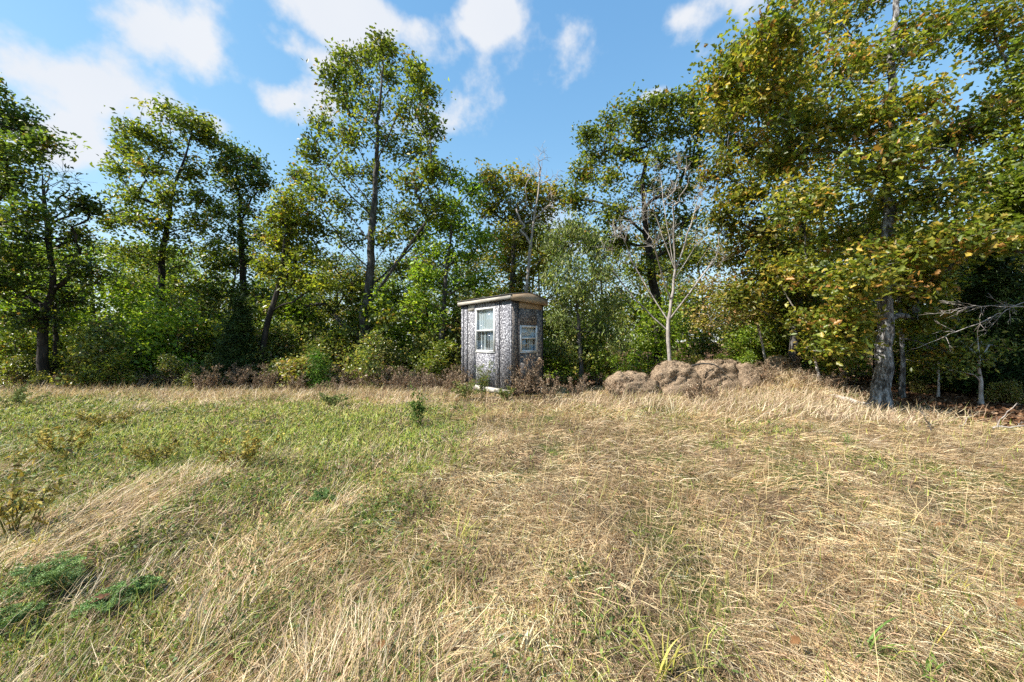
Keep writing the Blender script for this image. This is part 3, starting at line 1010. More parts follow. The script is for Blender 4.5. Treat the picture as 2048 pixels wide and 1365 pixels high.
# the far wood beyond, too far to tell its trees apart
rng = np.random.RandomState(77)
n = 22000
x = rng.uniform(-110, 110, n)
y = rng.uniform(50, 78, n)
hh = 4.2 + 4.5 * fbm(x * .12, y * .1, 97) + 1.5 * vn(x * .5, y * .3, 98)
pos = np.stack([x, y, hh * rng.rand(n) ** .8 + .1], 1)
V, T, nv = leaf_kites(pos, rng.uniform(.5, 1.0, n), rng, .2, .5, .7)
fw = obj('distant_woods', make_mesh('distant_woods', V, T, np.repeat(pick_cols(PAL_OAK, n, rng), nv, axis=0)), M['leaf'])
tag(fw, 'far green woodland glimpsed between the trunks', 'woods', kind='stuff')


# ------------------------------------------------------------------ shrubs of the undergrowth
def shrub(name, label, H, W, seed, pal, group=None, n_blob=10, leaf=.10, n_leaf=15, n_cl=13, mat='leaf', stems=.03, aspect=.6):
    rng = np.random.RandomState(seed)
    blobs = []
    for i in range(n_blob):
        a = rng.uniform(0, 6.283)
        t = rng.uniform(.12, .95)
        r = W * (1 - .55 * t) * rng.uniform(.1, .85)
        s = W * rng.uniform(.3, .45)
        blobs.append((np.array([math.cos(a) * r, math.sin(a) * r, H * t]), (s, s, min(s, H * .3))))
    return tree(name, label, 'shrub', (0, 0, 0), [(0, 0, -.04), (.03, .02, H * .3), (.02, -.03, H * .7)], blobs, stems, pal, seed, n_cl=n_cl, n_leaf=n_leaf,
                leaf=leaf, spread=.16, bark='bark_grey', group=group, rise=.8, zmin=.03, leafmat=mat, step=.2, rmin=.003, flare=.2, aspect=aspect)


GS = 'shrubs in the undergrowth along the wood edge'
LS = 'leafy shrub in the tangled undergrowth along the wood edge'
sk_ = [shrub('shrub', LS, 1.7, 1.0, 301, PAL_BUSH, GS, mat='leaf_glossy'), shrub('shrub', LS, 2.2, 1.1, 302, PAL_OAK, GS, mat='leaf_glossy'),
       shrub('shrub', LS, 1.3, .9, 303, PAL_RUSSET, GS), shrub('shrub', LS, 2.4, 1.2, 304, PAL_BRIGHT, GS)]
named = [  # template, u, Y, scale, label
    (1, 30, 12.2, 1.05, 'dark glossy shrub at the left edge under the dark oak'),
    (0, 205, 12.0, 1.1, 'silvery glossy shrub between the crooked trunk and the open oak'),
    (2, 610, 11.7, .95, 'cream and pinkish leaved shrub right of the leaning trunk'),
    (0, 735, 11.6, .9, 'pale-topped shrub hiding the foot of the tallest oak'),
    (3, 1235, 12.2, .55, 'fresh green shrub between the shed and the first hay bale'),
    (3, 1500, 11.7, .42, 'bright yellow-green shrub right behind the largest hay bale'),
    (1, 880, 12.6, .85, 'green shrub against the left side of the shed'),
]
used = [False] * 4
KS = ['grey-green glossy', 'olive green', 'russet-leaved', 'bright green']


def put_shrub(k, x, y, s, label=None):
    z = float(gz(x, y))
    rz = rg.uniform(0, 6.28)
    sc = (s * rg.uniform(.9, 1.15), s * rg.uniform(.9, 1.15), s * rg.uniform(.85, 1.1))
    if not used[k]:
        used[k] = True
        o = sk_[k]
        o.location = (x, y, z)
        o.rotation_euler = (0, 0, rz)
        o.scale = sc
        o['label'] = label or '%s shrub in the undergrowth %s' % (KS[k], region(x, y))
        return o
    return dup(sk_[k], (x, y, z), rz, sc, label or '%s shrub in the undergrowth %s' % (KS[k], region(x, y)))


for (k, u, Y, s, lab) in named:
    put_shrub(k, (u - 1024) / F * Y, Y, s, lab)
for i in range(70):
    Y = rg.uniform(12.6, 17.5)
    u = -150 + 1330 * (i + rg.random()) / 70
    put_shrub(rg.choice([0, 1, 2, 0, 3, 1]), (u - 1024) / F * Y, Y, rg.uniform(.7, 1.15))
for i in range(34):
    Y = rg.uniform(13.0, 18)
    u = 1130 + 1000 * (i + rg.random()) / 34
    put_shrub(rg.choice([0, 1, 2, 2, 3, 1]), (u - 1024) / F * Y, Y, rg.uniform(.5, 1.0))
for i in range(30):   # low green brush mixed with the dead weeds
    Y = rg.uniform(11.4, 12.6)
    u = -60 + 960 * (i + rg.random()) / 30
    put_shrub(rg.choice([0, 0, 2, 1]), (u - 1024) / F * Y, Y, rg.uniform(.3, .6))
for i in range(26):   # taller growth between the trunks
    Y = rg.uniform(13.6, 17)
    u = -200 + 1900 * (i + rg.random()) / 26
    put_shrub(rg.choice([1, 3, 1, 3, 0]), (u - 1024) / F * Y, Y, rg.uniform(1.3, 1.9))
for i in range(9):
    x = rg.uniform(11, 15)
    y = rg.uniform(8.2, 13)
    put_shrub(rg.choice([1, 2, 2]), x, y, rg.uniform(.3, .5))

# ------------------------------------------------------------------ the shed
SX, SY = -.03, 10.3
B = np.array([.77, .64]) / np.hypot(.77, .64)
rot = math.atan2(B[1], B[0])
LW, RW = 2.48, 1.22          # long and short side
ZB, ZT = .20, 2.66


def speckle_mat(name, warm):
    m, n, l, out = new_mat(name)
    tc = n.new('ShaderNodeTexCoord')

    def nz(scale, detail, rough, dist=0.0):
        t = n.new('ShaderNodeTexNoise')
        t.inputs['Scale'].default_value = scale
        t.inputs['Detail'].default_value = detail
        t.inputs['Roughness'].default_value = rough
        t.inputs['Distortion'].default_value = dist
        l.new(tc.outputs['Object'], t.inputs['Vector'])
        return t.outputs[0]

    def ramp(v, stops, const=False):
        cr = n.new('ShaderNodeValToRGB')
        if const:
            cr.color_ramp.interpolation = 'CONSTANT'
        els = cr.color_ramp.elements
        while len(els) > 1:
            els.remove(els[-1])
        els[0].position = stops[0][0]
        els[0].color = (*stops[0][1], 1)
        for pos, c in stops[1:]:
            els.new(pos).color = (*c, 1)
        l.new(v, cr.inputs[0])
        return cr.outputs[0]
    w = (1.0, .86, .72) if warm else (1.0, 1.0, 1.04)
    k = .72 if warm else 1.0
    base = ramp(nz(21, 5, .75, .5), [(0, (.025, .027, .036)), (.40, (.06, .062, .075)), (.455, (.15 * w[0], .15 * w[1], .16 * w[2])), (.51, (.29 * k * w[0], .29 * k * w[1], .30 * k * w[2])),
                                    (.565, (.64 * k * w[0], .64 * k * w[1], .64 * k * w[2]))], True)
    blot = ramp(nz(19, 3, .6, 1.0), [(.34, (.16, .17, .2)), (.44, (1, 1, 1))])
    big = ramp(nz(2.2, 3, .6), [(.35, (.62, .62, .66)), (.62, (1, 1, 1))])
    cur = base
    for o in (blot, big):
        mx = n.new('ShaderNodeMix')
        mx.data_type = 'RGBA'
        mx.blend_type = 'MULTIPLY'
        mx.inputs['Factor'].default_value = .85
        l.new(cur, mx.inputs['A'])
        l.new(o, mx.inputs['B'])
        cur = mx.outputs['Result']
    p = n.new('ShaderNodeBsdfPrincipled')
    p.inputs['Roughness'].default_value = .75
    p.inputs['Specular IOR Level'].default_value = .25
    l.new(cur, p.inputs['Base Color'])
    bp = n.new('ShaderNodeBump')
    bp.inputs['Strength'].default_value = .35
    bp.inputs['Distance'].default_value = .01
    l.new(nz(60, 5, .6), bp.inputs['Height'])
    l.new(bp.outputs[0], p.inputs['Normal'])
    l.new(p.outputs[0], out.inputs[0])
    return m


M['speckle'] = speckle_mat('speckle', False)
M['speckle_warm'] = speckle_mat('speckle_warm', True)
M['groove'] = noise_mat('groove', [(.3, (.012, .012, .015)), (.7, (.04, .04, .045))], 20)
M['trim_pale'] = noise_mat('trim_pale', [(.3, (.24, .21, .18)), (.5, (.42, .39, .345)), (.7, (.55, .52, .47))], 5, 8, .7, (1, .3, 2))
M['trim_tan'] = noise_mat('trim_tan', [(.3, (.21, .15, .095)), (.5, (.29, .215, .14)), (.7, (.35, .265, .18))], 6, 8, .75)
M['roofing'] = noise_mat('roofing', [(.3, (.045, .04, .038)), (.7, (.13, .12, .11))], 14, 6, .85)
M['vinyl'] = noise_mat('vinyl', [(.3, (.46, .46, .45)), (.6, (.66, .66, .66))], 4, 5, .4, spec=.4)
M['curtain'] = leafy_mat('curtain', .3, .9, .1, (1, 1, 1), 0)
M['inside'] = noise_mat('inside', [(.3, (.10, .08, .06)), (.7, (.2, .16, .12))], 5)
m, n, l, out = new_mat('window_glass')
tr_, gl_, mx_, fr_ = n.new('ShaderNodeBsdfTransparent'), n.new('ShaderNodeBsdfGlossy'), n.new('ShaderNodeMixShader'), n.new('ShaderNodeFresnel')
tr_.inputs[0].default_value = (.9, .94, .95, 1)
gl_.inputs['Roughness'].default_value = .03
fr_.inputs['IOR'].default_value = 1.6
mx_.inputs[0].default_value = .13
l.new(tr_.outputs[0], mx_.inputs[1])
l.new(gl_.outputs[0], mx_.inputs[2])
l.new(mx_.outputs[0], out.inputs[0])
M['glass'] = m

shed = thing('shed', 'small speckled black and white shed with low tan gable roof', 'shed', (SX, SY, float(gz(SX, SY)) * .3), None, rot)
T_ = .03   # board thickness


# long wall in local x = 0 (outward -x), short wall in local y = 0 (outward -y)
def panel(name, face, a0, a1, z0, z1, mat, hole=None, proud=0.0, thick=T_):
    mb = MB()
    rects = [(a0, a1, z0, z1)]
    if hole:
        h0, h1, g0, g1 = hole
        rects = [(a0, h0, z0, z1), (h1, a1, z0, z1), (h0, h1, z0, g0), (h0, h1, g1, z1)]
    for (p, q, r0, r1) in rects:
        if face == 'L':
            mb.box((-proud, p, r0), (thick - proud, q, r1))
        else:
            mb.box((p, -proud, r0), (q, thick - proud, r1))
    return mb.build(name, mat, shed)


WL = (.714, 1.67, 1.19, 2.47)
WR = (.331, .96, 1.20, 1.92)
g = .017
panel('wall_panel', 'L', .012, .485 - g, ZB, ZT, M['speckle'])
panel('wall_panel', 'L', .485 + g, 2.12 - g, ZB, ZT, M['speckle'], WL)
panel('wall_panel', 'L', 2.12 + g, 2.35 - g, ZB, ZT, M['speckle'])
panel('wall_panel', 'L', 2.35 + g, LW, ZB, ZT, M['speckle'], proud=.012)
for y in (.485, 2.12, 2.35):
    mb = MB().box((-.007, y - g + .001, ZB + .002), (.042, y + g - .001, ZT - .02))
    mb.build('panel_joint', M['groove'], shed)
panel('wall_panel', 'R', .033, .258 - g, ZB, ZT, M['speckle_warm'])
panel('wall_panel', 'R', .258 + g, RW - .05, ZB, 2.40, M['speckle_warm'], WR)
mb = MB().box((.258 - g + .001, -.007, ZB + .002), (.258 + g - .001, .042, ZT - .02))
mb.build('panel_joint', M['groove'], shed)
panel('corner_board', 'R', RW - .048, RW, ZB, ZT, M['groove'])
panel('corner_board', 'R', -.004, .031, ZB - .004, ZT - .01, M['speckle'], proud=.008)
panel('frieze_board', 'R', .258 + g, RW - .05, 2.404, ZT, M['trim_tan'])
panel('patch_board', 'L', 1.75, 2.10, 2.42, 2.62, M['trim_pale'], proud=.006, thick=.004)
MB().box((RW - T_, .034, ZB), (RW - .002, LW - .03, ZT)).build('wall_panel', M['speckle_warm'], shed)
MB().box((.034, LW - .028, ZB), (RW - .002, LW - .002, ZT)).build('wall_panel', M['speckle'], shed)
MB().box((.05, .05, ZB - .02), (RW - .05, LW - .05, ZB + .02)).build('floor', M['inside'], shed)
# sill board and blocks under the walls
MB().box((-.02, -.01, .02), (.04, LW + .02, .165)).build('skid', M['trim_pale'], shed)
MB().box((RW - .1, -.01, .0), (RW - .04, LW + .02, .165)).build('skid', M['trim_pale'], shed)
MB().box((.042, .0, .05), (RW - .102, .04, .16)).build('joist', M['groove'], shed)
MB().box((-.006, .004, .168), (RW - .01, LW - .004, .196)).build('sill_plate', M['groove'], shed)
# roof: two shallow slopes over gable boards
OV = .12
xa, xb, xm = -OV, RW + .075, .60
za, zb, zm = 2.74, 2.67, 2.84


def prism(name, sect, y0, y1, mat):
    k = len(sect)
    V = [(x, y0, z) for x, z in sect] + [(x, y1, z) for x, z in sect]
    T = []
    for i in range(1, k - 1):
        T += [(0, i, i + 1), (k, k + i + 1, k + i)]
    for i in range(k):
        j = (i + 1) % k
        T += [(i, k + i, k + j), (i, k + j, j)]
    return MB().add(V, T).build(name, mat, shed)


y0, y1 = -.12, LW + .05
prism('roof_slope', [(xa - .02, za), (xm, zm), (xm, zm + .025), (xa - .02, za + .025)], y0 - .01, y1 + .01, M['roofing'])
prism('roof_slope', [(xm + .002, zm), (xb + .02, zb), (xb + .02, zb + .025), (xm + .002, zm + .025)], y0 - .01, y1 + .01, M['roofing'])
for yy in (y0, y1 - .025):
    prism('gable_board', [(xa + .027, za - .135), (xb - .027, zb - .15), (xb - .027, zb - .005), (xm, zm - .004), (xa + .027, za - .002)], yy, yy + .025, M['trim_tan'])
MB().box((xa, y0 - .002, za - .115), (xa + .025, y1 + .002, za - .004)).build('fascia_board', M['trim_pale'], shed)
MB().box((xb - .025, y0 - .002, zb - .15), (xb, y1 + .002, zb - .012)).build('fascia_board', M['trim_tan'], shed)
MB().box((xa + .027, y0 + .027, 2.645), (-.014, y1 - .027, 2.658)).build('soffit', M['trim_tan'], shed)
MB().box((.034, .034, 2.60), (RW - .034, LW - .034, 2.615)).build('ceiling_board', M['inside'], shed)


def window(face, w, zmid, skew, seed):
    a0, a1, z0, z1 = w
    rng = np.random.RandomState(seed)

    def bx(mb, p, q, r0, r1, d0, d1, dz=0):
        if face == 'L':
            mb.box((d0, p, r0), (d1, q, r1))
        else:
            mb.box((p, d0, r0), (q, d1, r1))
        return mb
    fw = .045
    mb = MB()
    bx(mb, a0 - .012, a0 + fw, z0 - .012, z1 + .012, -.022, .05)
    bx(mb, a1 - fw, a1 + .012, z0 - .012, z1 + .012, -.022, .05)
    bx(mb, a0 + fw, a1 - fw, z0 - .012, z0 + fw, -.022, .05)
    bx(mb, a0 + fw, a1 - fw, z1 - fw, z1 + .012, -.022, .05)
    win = mb.build('window', M['vinyl'], shed)
    bx(MB(), a0 + fw, a1 - fw, zmid - .02, zmid + .02, -.012, .03).build('meeting_rail', M['vinyl'], win)
    bx(MB(), a0 - .013, a1 + .013, z0 - .03, z0 - .0125, -.026, .0).build('window_sill', M['vinyl'], win)
    # one upper and one lower pane
    bx(MB(), a0 + fw, a1 - fw, zmid + .02, z1 - fw, .004, .007).build('pane', M['glass'], win)
    bx(MB(), a0 + fw, a1 - fw, z0 + fw, zmid - .02, .012, .015).build('pane', M['glass'], win)
    # curtain: folded cloth, gathered into strips behind the lower pane
    nA, nZ = 120, 10
    A = np.linspace(a0 + .03, a1 - .03, nA)

    def sheet(A, za_, zb_, amp, d):
        V, C = [], []
        Z = np.linspace(za_, zb_, nZ)
        for zz in Z:
            for k, aa in enumerate(A):
                dep = d + amp * math.sin(aa * 62 + .7 * math.sin(aa * 17)) + .3 * amp * math.sin(aa * 130)
                V.append((dep, aa, zz) if face == 'L' else (aa, dep, zz))
        m_ = len(A)
        i = (np.arange(nZ - 1)[:, None] * m_ + np.arange(m_ - 1)[None, :]).ravel()
        T = np.concatenate([np.stack([i, i + 1, i + m_ + 1], 1), np.stack([i, i + m_ + 1, i + m_], 1)])
        return np.array(V), T
    mb = MB()
    V, T = sheet(A, zmid - .03, z1 - .03, .012, .07)
    mb.add(V, T, (.78, .79, .8))
    mb.build('curtain', M['curtain'], win, smooth=True)
    mb = MB()
    k = a0 + .04
    while k < a1 - .07:
        wd = rng.uniform(.025, .075)
        V, T = sheet(np.linspace(k, min(a1 - .04, k + wd), 14), z0 + .03, zmid - .03, .010, .085)
        mb.add(V, T, (.74, .74, .75))
        k += wd + rng.uniform(.02, .05)
    mb.build('curtain', M['curtain'], win, smooth=True)


window('L', WL, 1.81, 0, 1)
window('R', WR, 1.58, 0, 2)


# ------------------------------------------------------------------ hay bales, branch, log
def hay_mat():
    return noise_mat('hay', [(.32, (.05, .034, .022)), (.44, (.19, .135, .09)), (.56, (.36, .27, .185)), (.72, (.48, .38, .265))], 22, 10, .95, (1, 1, 2.4), .9, 60, .1, 1.5)


M['hay'] = hay_mat()


def bale(label, u, Y, w, h, d, seed, n_straw, straw_pal, rz=0.0, sag=.35):
    """an old collapsed round bale: lumpy body with loose straw on it"""
    rng = np.random.RandomState(seed)
    x = (u - 1024) / F * Y
    root = thing('hay_bale', label, 'hay bale', (x, Y, float(gz(x, Y)) - .04), 'old hay bales by the wood edge', rz)
    nu, nv = 64, 30
    th = np.linspace(0, 2 * np.pi, nu, endpoint=False)
    ph = np.linspace(.0, .5 * np.pi, nv)
    V = []
    off = rng.rand(8) * 20
    for p in ph:
        for t in th:
            e = .62
            cx, sx = math.cos(t), math.sin(t)
            cx = math.copysign(abs(cx) ** e, cx)
            sx = math.copysign(abs(sx) ** e, sx)
            cp, sp_ = max(0, math.cos(p)) ** .42, math.sin(p) ** .95
            V.append((w * .5 * cx * cp * (1 + .10 * (1 - sp_)), d * .5 * sx * cp, h * sp_))
    V = np.array(V)
    nrm = unit(V / np.array([w * .5, d * .5, h]) ** 2)
    rid = np.abs(fbm(V[:, 0] * 1.9 + off[4], V[:, 2] * 2.1 + V[:, 1] * 1.8 + off[5], seed + 7) - .5)
    lump = .05 - 2.2 * np.clip(.055 - rid, 0, 1) + (fbm(V[:, 0] * 2.2 + off[0], V[:, 2] * 2.2 + V[:, 1] * 2.4 + off[1], seed) - .5) * .42 + (fbm(V[:, 0] * 7 + off[2], V[:, 2] * 9 + V[:, 1] * 7, seed + 3) - .5) * .07
    V = V + nrm * lump[:, None] * np.clip(V[:, 2:3] / h + .35, 0, 1)
    i = (np.arange(nv - 1)[:, None] * nu + np.arange(nu)[None, :])
    j = (np.arange(nv - 1)[:, None] * nu + (np.arange(nu)[None, :] + 1) % nu)
    i, j = i.ravel(), j.ravel()
    T = np.concatenate([np.stack([i, j, j + nu], 1), np.stack([i, j + nu, i + nu], 1)])
    obj('bale_body', make_mesh('bale_body', V, T, None, True), M['hay'], root)
    # loose straw
    n_straw = n_straw // 2
    k = rng.randint(0, len(V), n_straw)
    p0 = V[k] + rng.normal(0, .015, (n_straw, 3))
    L = rng.uniform(.03, .1, n_straw)
    dr = unit(np.cross(nrm[k], rng.normal(size=(n_straw, 3))) + nrm[k] * rng.normal(.12, .12, (n_straw, 1)) + np.array([0, 0, -.35]))
    sd = unit(np.cross(dr, nrm[k] + rng.normal(0, .5, (n_straw, 3))))
    wd = rng.uniform(.003, .008, n_straw)
    Vs = np.stack([p0 - sd * wd[:, None], p0 + sd * wd[:, None], p0 + dr * L[:, None]], 1).reshape(-1, 3) + np.repeat(nrm[k], 3, axis=0) * .012
    Ts = np.arange(n_straw * 3).reshape(-1, 3)
    s = obj('loose_straw', make_mesh('loose_straw', Vs, Ts, np.repeat(pick_cols(straw_pal, n_straw, rng), 3, axis=0)), M['grass'], root)
    s['kind'] = 'stuff'
    return root


PAL_HAY = [(.20, .142, .095, 2.5), (.32, .24, .165, 3), (.46, .365, .255, 1.6), (.10, .068, .046, 1.6)]
PAL_HAYL = [(.25, .19, .12, 2), (.38, .30, .19, 3), (.5, .41, .27, 2), (.16, .11, .07, 1)]
bale('collapsed hay bale nearest the shed, low and sloping right', 1266, 10.85, 1.25, .56, 1.0, 41, 5000, PAL_HAY, .15)
bale('largest rounded hay bale, dark brown, in front of the bare white tree', 1350, 10.9, 1.12, .86, 1.0, 42, 6000, PAL_HAY, -.1)
bale('slumped hay bale under the curved branch, right of the largest bale', 1440, 11.2, 1.25, .86, 1.0, 43, 6000, PAL_HAY, .2)
bale('pale straw-coloured bale top showing above the hump of dry grass', 1560, 11.6, .85, .72, .8, 44, 3500, PAL_HAYL, .4)

bale('low brown remains of a bale between the slumped bale and the hump of dry grass', 1497, 11.1, 1.0, .52, .9, 45, 3500, PAL_HAY, .5)

# bent branch lying over the bale
tb = [P(1368, 738, 10.9), P(1385, 731, 10.8), P(1405, 727, 10.75), P(1425, 728, 10.72), P(1440, 735, 10.7), P(1452, 744, 10.66)]
mb = MB()
mb.tube(resample(tb, .08), np.linspace(.034, .012, len(resample(tb, .08))), 7, rough=.15, seed=3)
br = mb.build('fallen_branch', M['bark_grey'], None, smooth=True)
tag(br, 'curved dead branch lying across the top of the slumped hay bale', 'branch')


def limb_thing(name, label, cat, pts, r0, r1, mat, twigs=0, seed=0, group=None, tw_len=.6, rough=.15):
    rng = np.random.RandomState(seed)
    pts = np.asarray(pts, float)
    base = pts[0].copy()
    q = resample(pts - base, .12)
    q[1:-1] += rng.normal(0, .012, (len(q) - 2, 3))
    root = thing(name, label, cat, base, group)
    MB().tube(q, np.linspace(r0, r1, len(q)), 8, rough=rough, seed=seed).build('stem', mat, root, smooth=True)
    if twigs:
        for i in range(twigs):
            k = rng.randint(len(q) // 4, len(q) - 1)
            dr = unit(q[min(k + 1, len(q) - 1)] - q[k - 1])
            dr = unit(dr + rng.normal(0, .55, 3))
            L = tw_len * rng.uniform(.35, 1.0)
            t = np.linspace(0, 1, 6)[:, None]
            pp = q[k] + dr * L * t + np.array([0, 0, -.12]) * L * t ** 2 + rng.normal(0, .012, (6, 3)) * t
            mb = MB().tube(pp, np.linspace(.005, .0018, 6), 4)
            for _ in range(3):
                kk = rng.randint(2, 6)
                d2 = unit(dr + rng.normal(0, .6, 3))
                p2 = pp[kk] + d2 * L * .35 * np.linspace(0, 1, 4)[:, None]
                mb.tube(p2, np.linspace(.004, .0015, 4), 3)
            mb.build('twig', mat, root)
    return root


limb_thing('fallen_log', 'pale fallen log lying before the big flared oak', 'log', [P(1662, 793, 9.75), P(1700, 800, 9.25), P(1745, 814, 8.75), P(1785, 828, 8.3)], .07, .04, M['bark_pale'], 0, 51)
limb_thing('dead_limb', 'pale dead limb reaching left from the right edge, higher of two', 'branch', [P(2080, 617, 7.6), P(2030, 614, 7.5), P(1948, 611, 7.5), P(1905, 622, 7.5), P(1880, 632, 7.5)], .013, .004, M['bark_white'], 14, 52, tw_len=.55)
limb_thing('dead_limb', 'pale dead limb sloping down left below the higher dead limb', 'branch', [P(2085, 590, 7.9), P(2005, 622, 7.7), P(1960, 645, 7.6), P(1920, 660, 7.6), P(1860, 686, 7.6), P(1822, 698, 7.6)], .012, .003, M['bark_white'], 14, 53, tw_len=.5)
limb_thing('fallen_stick', 'thin bare stick leaning out of the leaf litter at the right edge', 'stick', [G(1990, 852) + [0, 0, -.02], P(2010, 830, 6.85), P(2034, 806, 6.9)], .010, .005, M['dead_twig'], 1, 54, tw_len=.2)
limb_thing('fallen_stick', 'dark forked stick lying at the grass edge right of the big oak', 'stick', [G(1866, 862) + [0, 0, .03], P(1850, 836, 7.1), P(1835, 815, 7.4)], .012, .005, M['bark_grey'], 3, 55, tw_len=.25)
limb_thing('fallen_stick', 'grey stick lying flat along the grass edge at far right', 'stick', [G(1985, 856) + [0, 0, .04], G(2055, 858) + [0, 0, .05]], .016, .012, M['dead_twig'], 1, 56, tw_len=.2)
limb_thing('fallen_stick', 'whitish stick leaning across the leaf litter beside the forked stick', 'stick', [G(1918, 858) + [0, 0, .02], P(1935, 838, 7.0), P(1944, 830, 7.1)], .009, .004, M['dead_twig'], 1, 57, tw_len=.2)

# ------------------------------------------------------------------ the field
FP_ = np.array([[SX, SY]])
Bv = B
Av = np.array([-B[1], B[0]])


def in_shed(x, y, pad=0.03):
    dx, dy = x - SX, y - SY
    b = dx * Bv[0] + dy * Bv[1]
    a = dx * Av[0] + dy * Av[1]
    return (b > -pad) & (b < RW + pad) & (a > -pad) & (a < LW + pad)


def greenness(x, y):
    """0 dry straw .. 1 green; large patches as in the photograph"""
    s = x / np.maximum(y, .5)
    left = np.clip((-.05 - s) / .35, 0, 1)                       # left half of the field
    band = np.exp(-((y - 6.6) / 2.6) ** 2)                       # the fresh strip across the middle distance
    far = np.clip((y - 8.3) / 1.3, 0, 1)                         # dry again along the wood edge
    g = .25 + .80 * left * band + .05 * left - .20 * far * np.clip(1.1 + s * .6, .3, 1)
    near = np.clip((3.0 - y) / 1.5, 0, 1)
    g = g + .13 * near * np.clip(.9 - .7 * s, .15, 1)
    g = g - .26 * np.clip((s + .15) / .4, 0, 1) * np.clip((y - 1.6) / 1.2, .35, 1)
    g = g + (fbm(x * .9, y * .6, 31) - .5) * .75 + (fbm(x * 3.1, y * 2.6, 35) - .5) * .45
    # the far-left corner stays green up to the wood edge
    g = g + .25 * np.clip((-s - .8) / .3, 0, 1) * far
    return np.clip(g, 0, 1)


def edge_ok(x, y, rng):
    """thins the grass into the woods"""
    e = np.maximum(y - 12.2, x - 8.9) + (fbm(x * .8, y * .8, 41) - .5) * 1.6
    return rng.rand(len(x)) > np.clip(e * 1.2 + .5, 0, 1)


def scatter(n, rng, y0=.75, y1=13.2, s=1.48, dens=1.0):
    y = y0 + (y1 - y0) * rng.rand(n) ** dens
    x = rng.uniform(-s, s, n) * y
    k = edge_ok(x, y, rng) & ~in_shed(x, y)
    return x[k], y[k]


def ribbons(x, y, L, w, az, th0, bend, col, rng, seg=3, zoff=0.0, tipcol=None):
    """blades: rise at angle th0 and bend over by `bend` per segment"""
    n = len(x)
    p = np.stack([x, y, gz(x, y) + zoff], 1)
    d = np.stack([np.cos(az), np.sin(az), np.zeros(n)], 1)
    side = np.stack([-np.sin(az), np.cos(az), np.zeros(n)], 1)
    roll = rng.normal(0, .7, (n, 1))
    pts = [p]
    th = th0.copy()
    for k in range(seg):
        st = (L / seg)[:, None] * (d * np.cos(th)[:, None] + np.array([0, 0, 1.0]) * np.sin(th)[:, None])
        q = pts[-1] + st + side * (rng.normal(0, .07, n) * L)[:, None]
        q[:, 2] = np.maximum(q[:, 2], gz(q[:, 0], q[:, 1]) + .006 + zoff * .5)
        pts.append(q)
        th = th - bend
    V, idx = [], 0
    wid = [1.0, .9, .65, .4][:seg]
    for k in range(seg):
        sv = side * np.cos(roll) + np.array([0, 0, 1.0]) * np.sin(roll)
        V += [pts[k] - sv * (w * wid[k])[:, None], pts[k] + sv * (w * wid[k])[:, None]]
    V.append(pts[seg])
    nv = 2 * seg + 1
    V = np.stack(V, 1).reshape(-1, 3)
    i = np.arange(n)[:, None] * nv
    T = []
    for k in range(seg - 1):
        a = 2 * k
        T += [i + np.array([[a, a + 1, a + 3]]), i + np.array([[a, a + 3, a + 2]])]
    a = 2 * (seg - 1)
    T.append(i + np.array([[a, a + 1, a + 2]]))
    C = np.repeat(col, nv, axis=0)
    return V, np.concatenate(T), C


PAL_STRAW = [(.68, .55, .36, 2.6), (.56, .43, .265, 3), (.42, .30, .18, 2), (.62, .52, .39, 1.6), (.25, .16, .10, 1.4), (.50, .33, .21, 1.2)]
PAL_GRASS = [(.19, .25, .035, 3), (.28, .34, .05, 3), (.12, .17, .03, 1.6), (.40, .41, .08, 2), (.46, .38, .09, .9)]
PAL_HERB = [(.07, .12, .022, 3), (.11, .17, .03, 3), (.16, .21, .04, 2), (.05, .085, .02, 2), (.30, .26, .05, .5)]


def flow(x, y, rng, spread):
    """grass was laid along the mowing rows: mostly away from or towards the camera"""
    wave = (fbm(x * .4, y * .4, 51) - .5) * 1.4 + (vn(x * 1.5, y * 1.1, 52) - .5) * 1.0 + (vn(x * 4.5, y * 3.5, 54) - .5) * 1.3
    right = x + (fbm(x * .5, y * .5, 53) - .5) * 3.0 > -.15 * y - .1
    base = np.where(right, -1.62, 1.12) + wave
    return base + rng.normal(0, spread, len(x))


rng = np.random.RandomState(61)
# 1 long lodged straw
parts = []
x, y = scatter(300000, rng)
gr = greenness(x, y)
thick = fbm(x * 1.3 - .5 * y, y * .55, 63)
keep = rng.rand(len(x)) < np.clip(1.2 - .85 * gr, .12, 1) * np.clip(2.6 * thick - .45, .3, 1)
x, y, gr, thick = x[keep], y[keep], gr[keep], thick[keep]
n = len(x)
L = rng.uniform(.07, .27, n) * (.6 + .8 * thick) * np.where(np.hypot(x - .1, y - 10.6) < 1.9, .5, 1)
w = (.0008 + .00033 * y) * rng.uniform(.6, 1.5, n)
th0 = np.clip(rng.normal(.24, .24, n) + (vn(x * .8, y * .8, 64) - .5) * .5, .02, 1.3)
tone = (.50 + 1.2 * fbm(x * .8, y * .6, 65))[:, None] * (.72 + .56 * vn(x * 3.2, y * 2.4, 66))[:, None]
warm = np.stack([1.03 + .10 * (vn(x * .5, y * .5, 67) - .5), np.ones(n), (.89 - .1 * (vn(x * .5, y * .5, 67) - .5))], 1)
col = pick_cols(PAL_STRAW, n, rng, .16) * tone * warm
grn = rng.rand(n) < gr * .35
col[grn] = pick_cols([(.30, .30, .09), (.22, .25, .06), (.38, .34, .13)], int(grn.sum()), rng)
V, T, C = ribbons(x, y, L, w, flow(x, y, rng, .72), th0, rng.normal(.22, .14, n), np.clip(col, .02, .85), rng, 3)
straw = obj('dry_grass', make_mesh('dry_grass', V, T, C), M['grass'])
tag(straw, 'long dry straw-coloured grass lying in rows over the field', 'grass', kind='stuff')

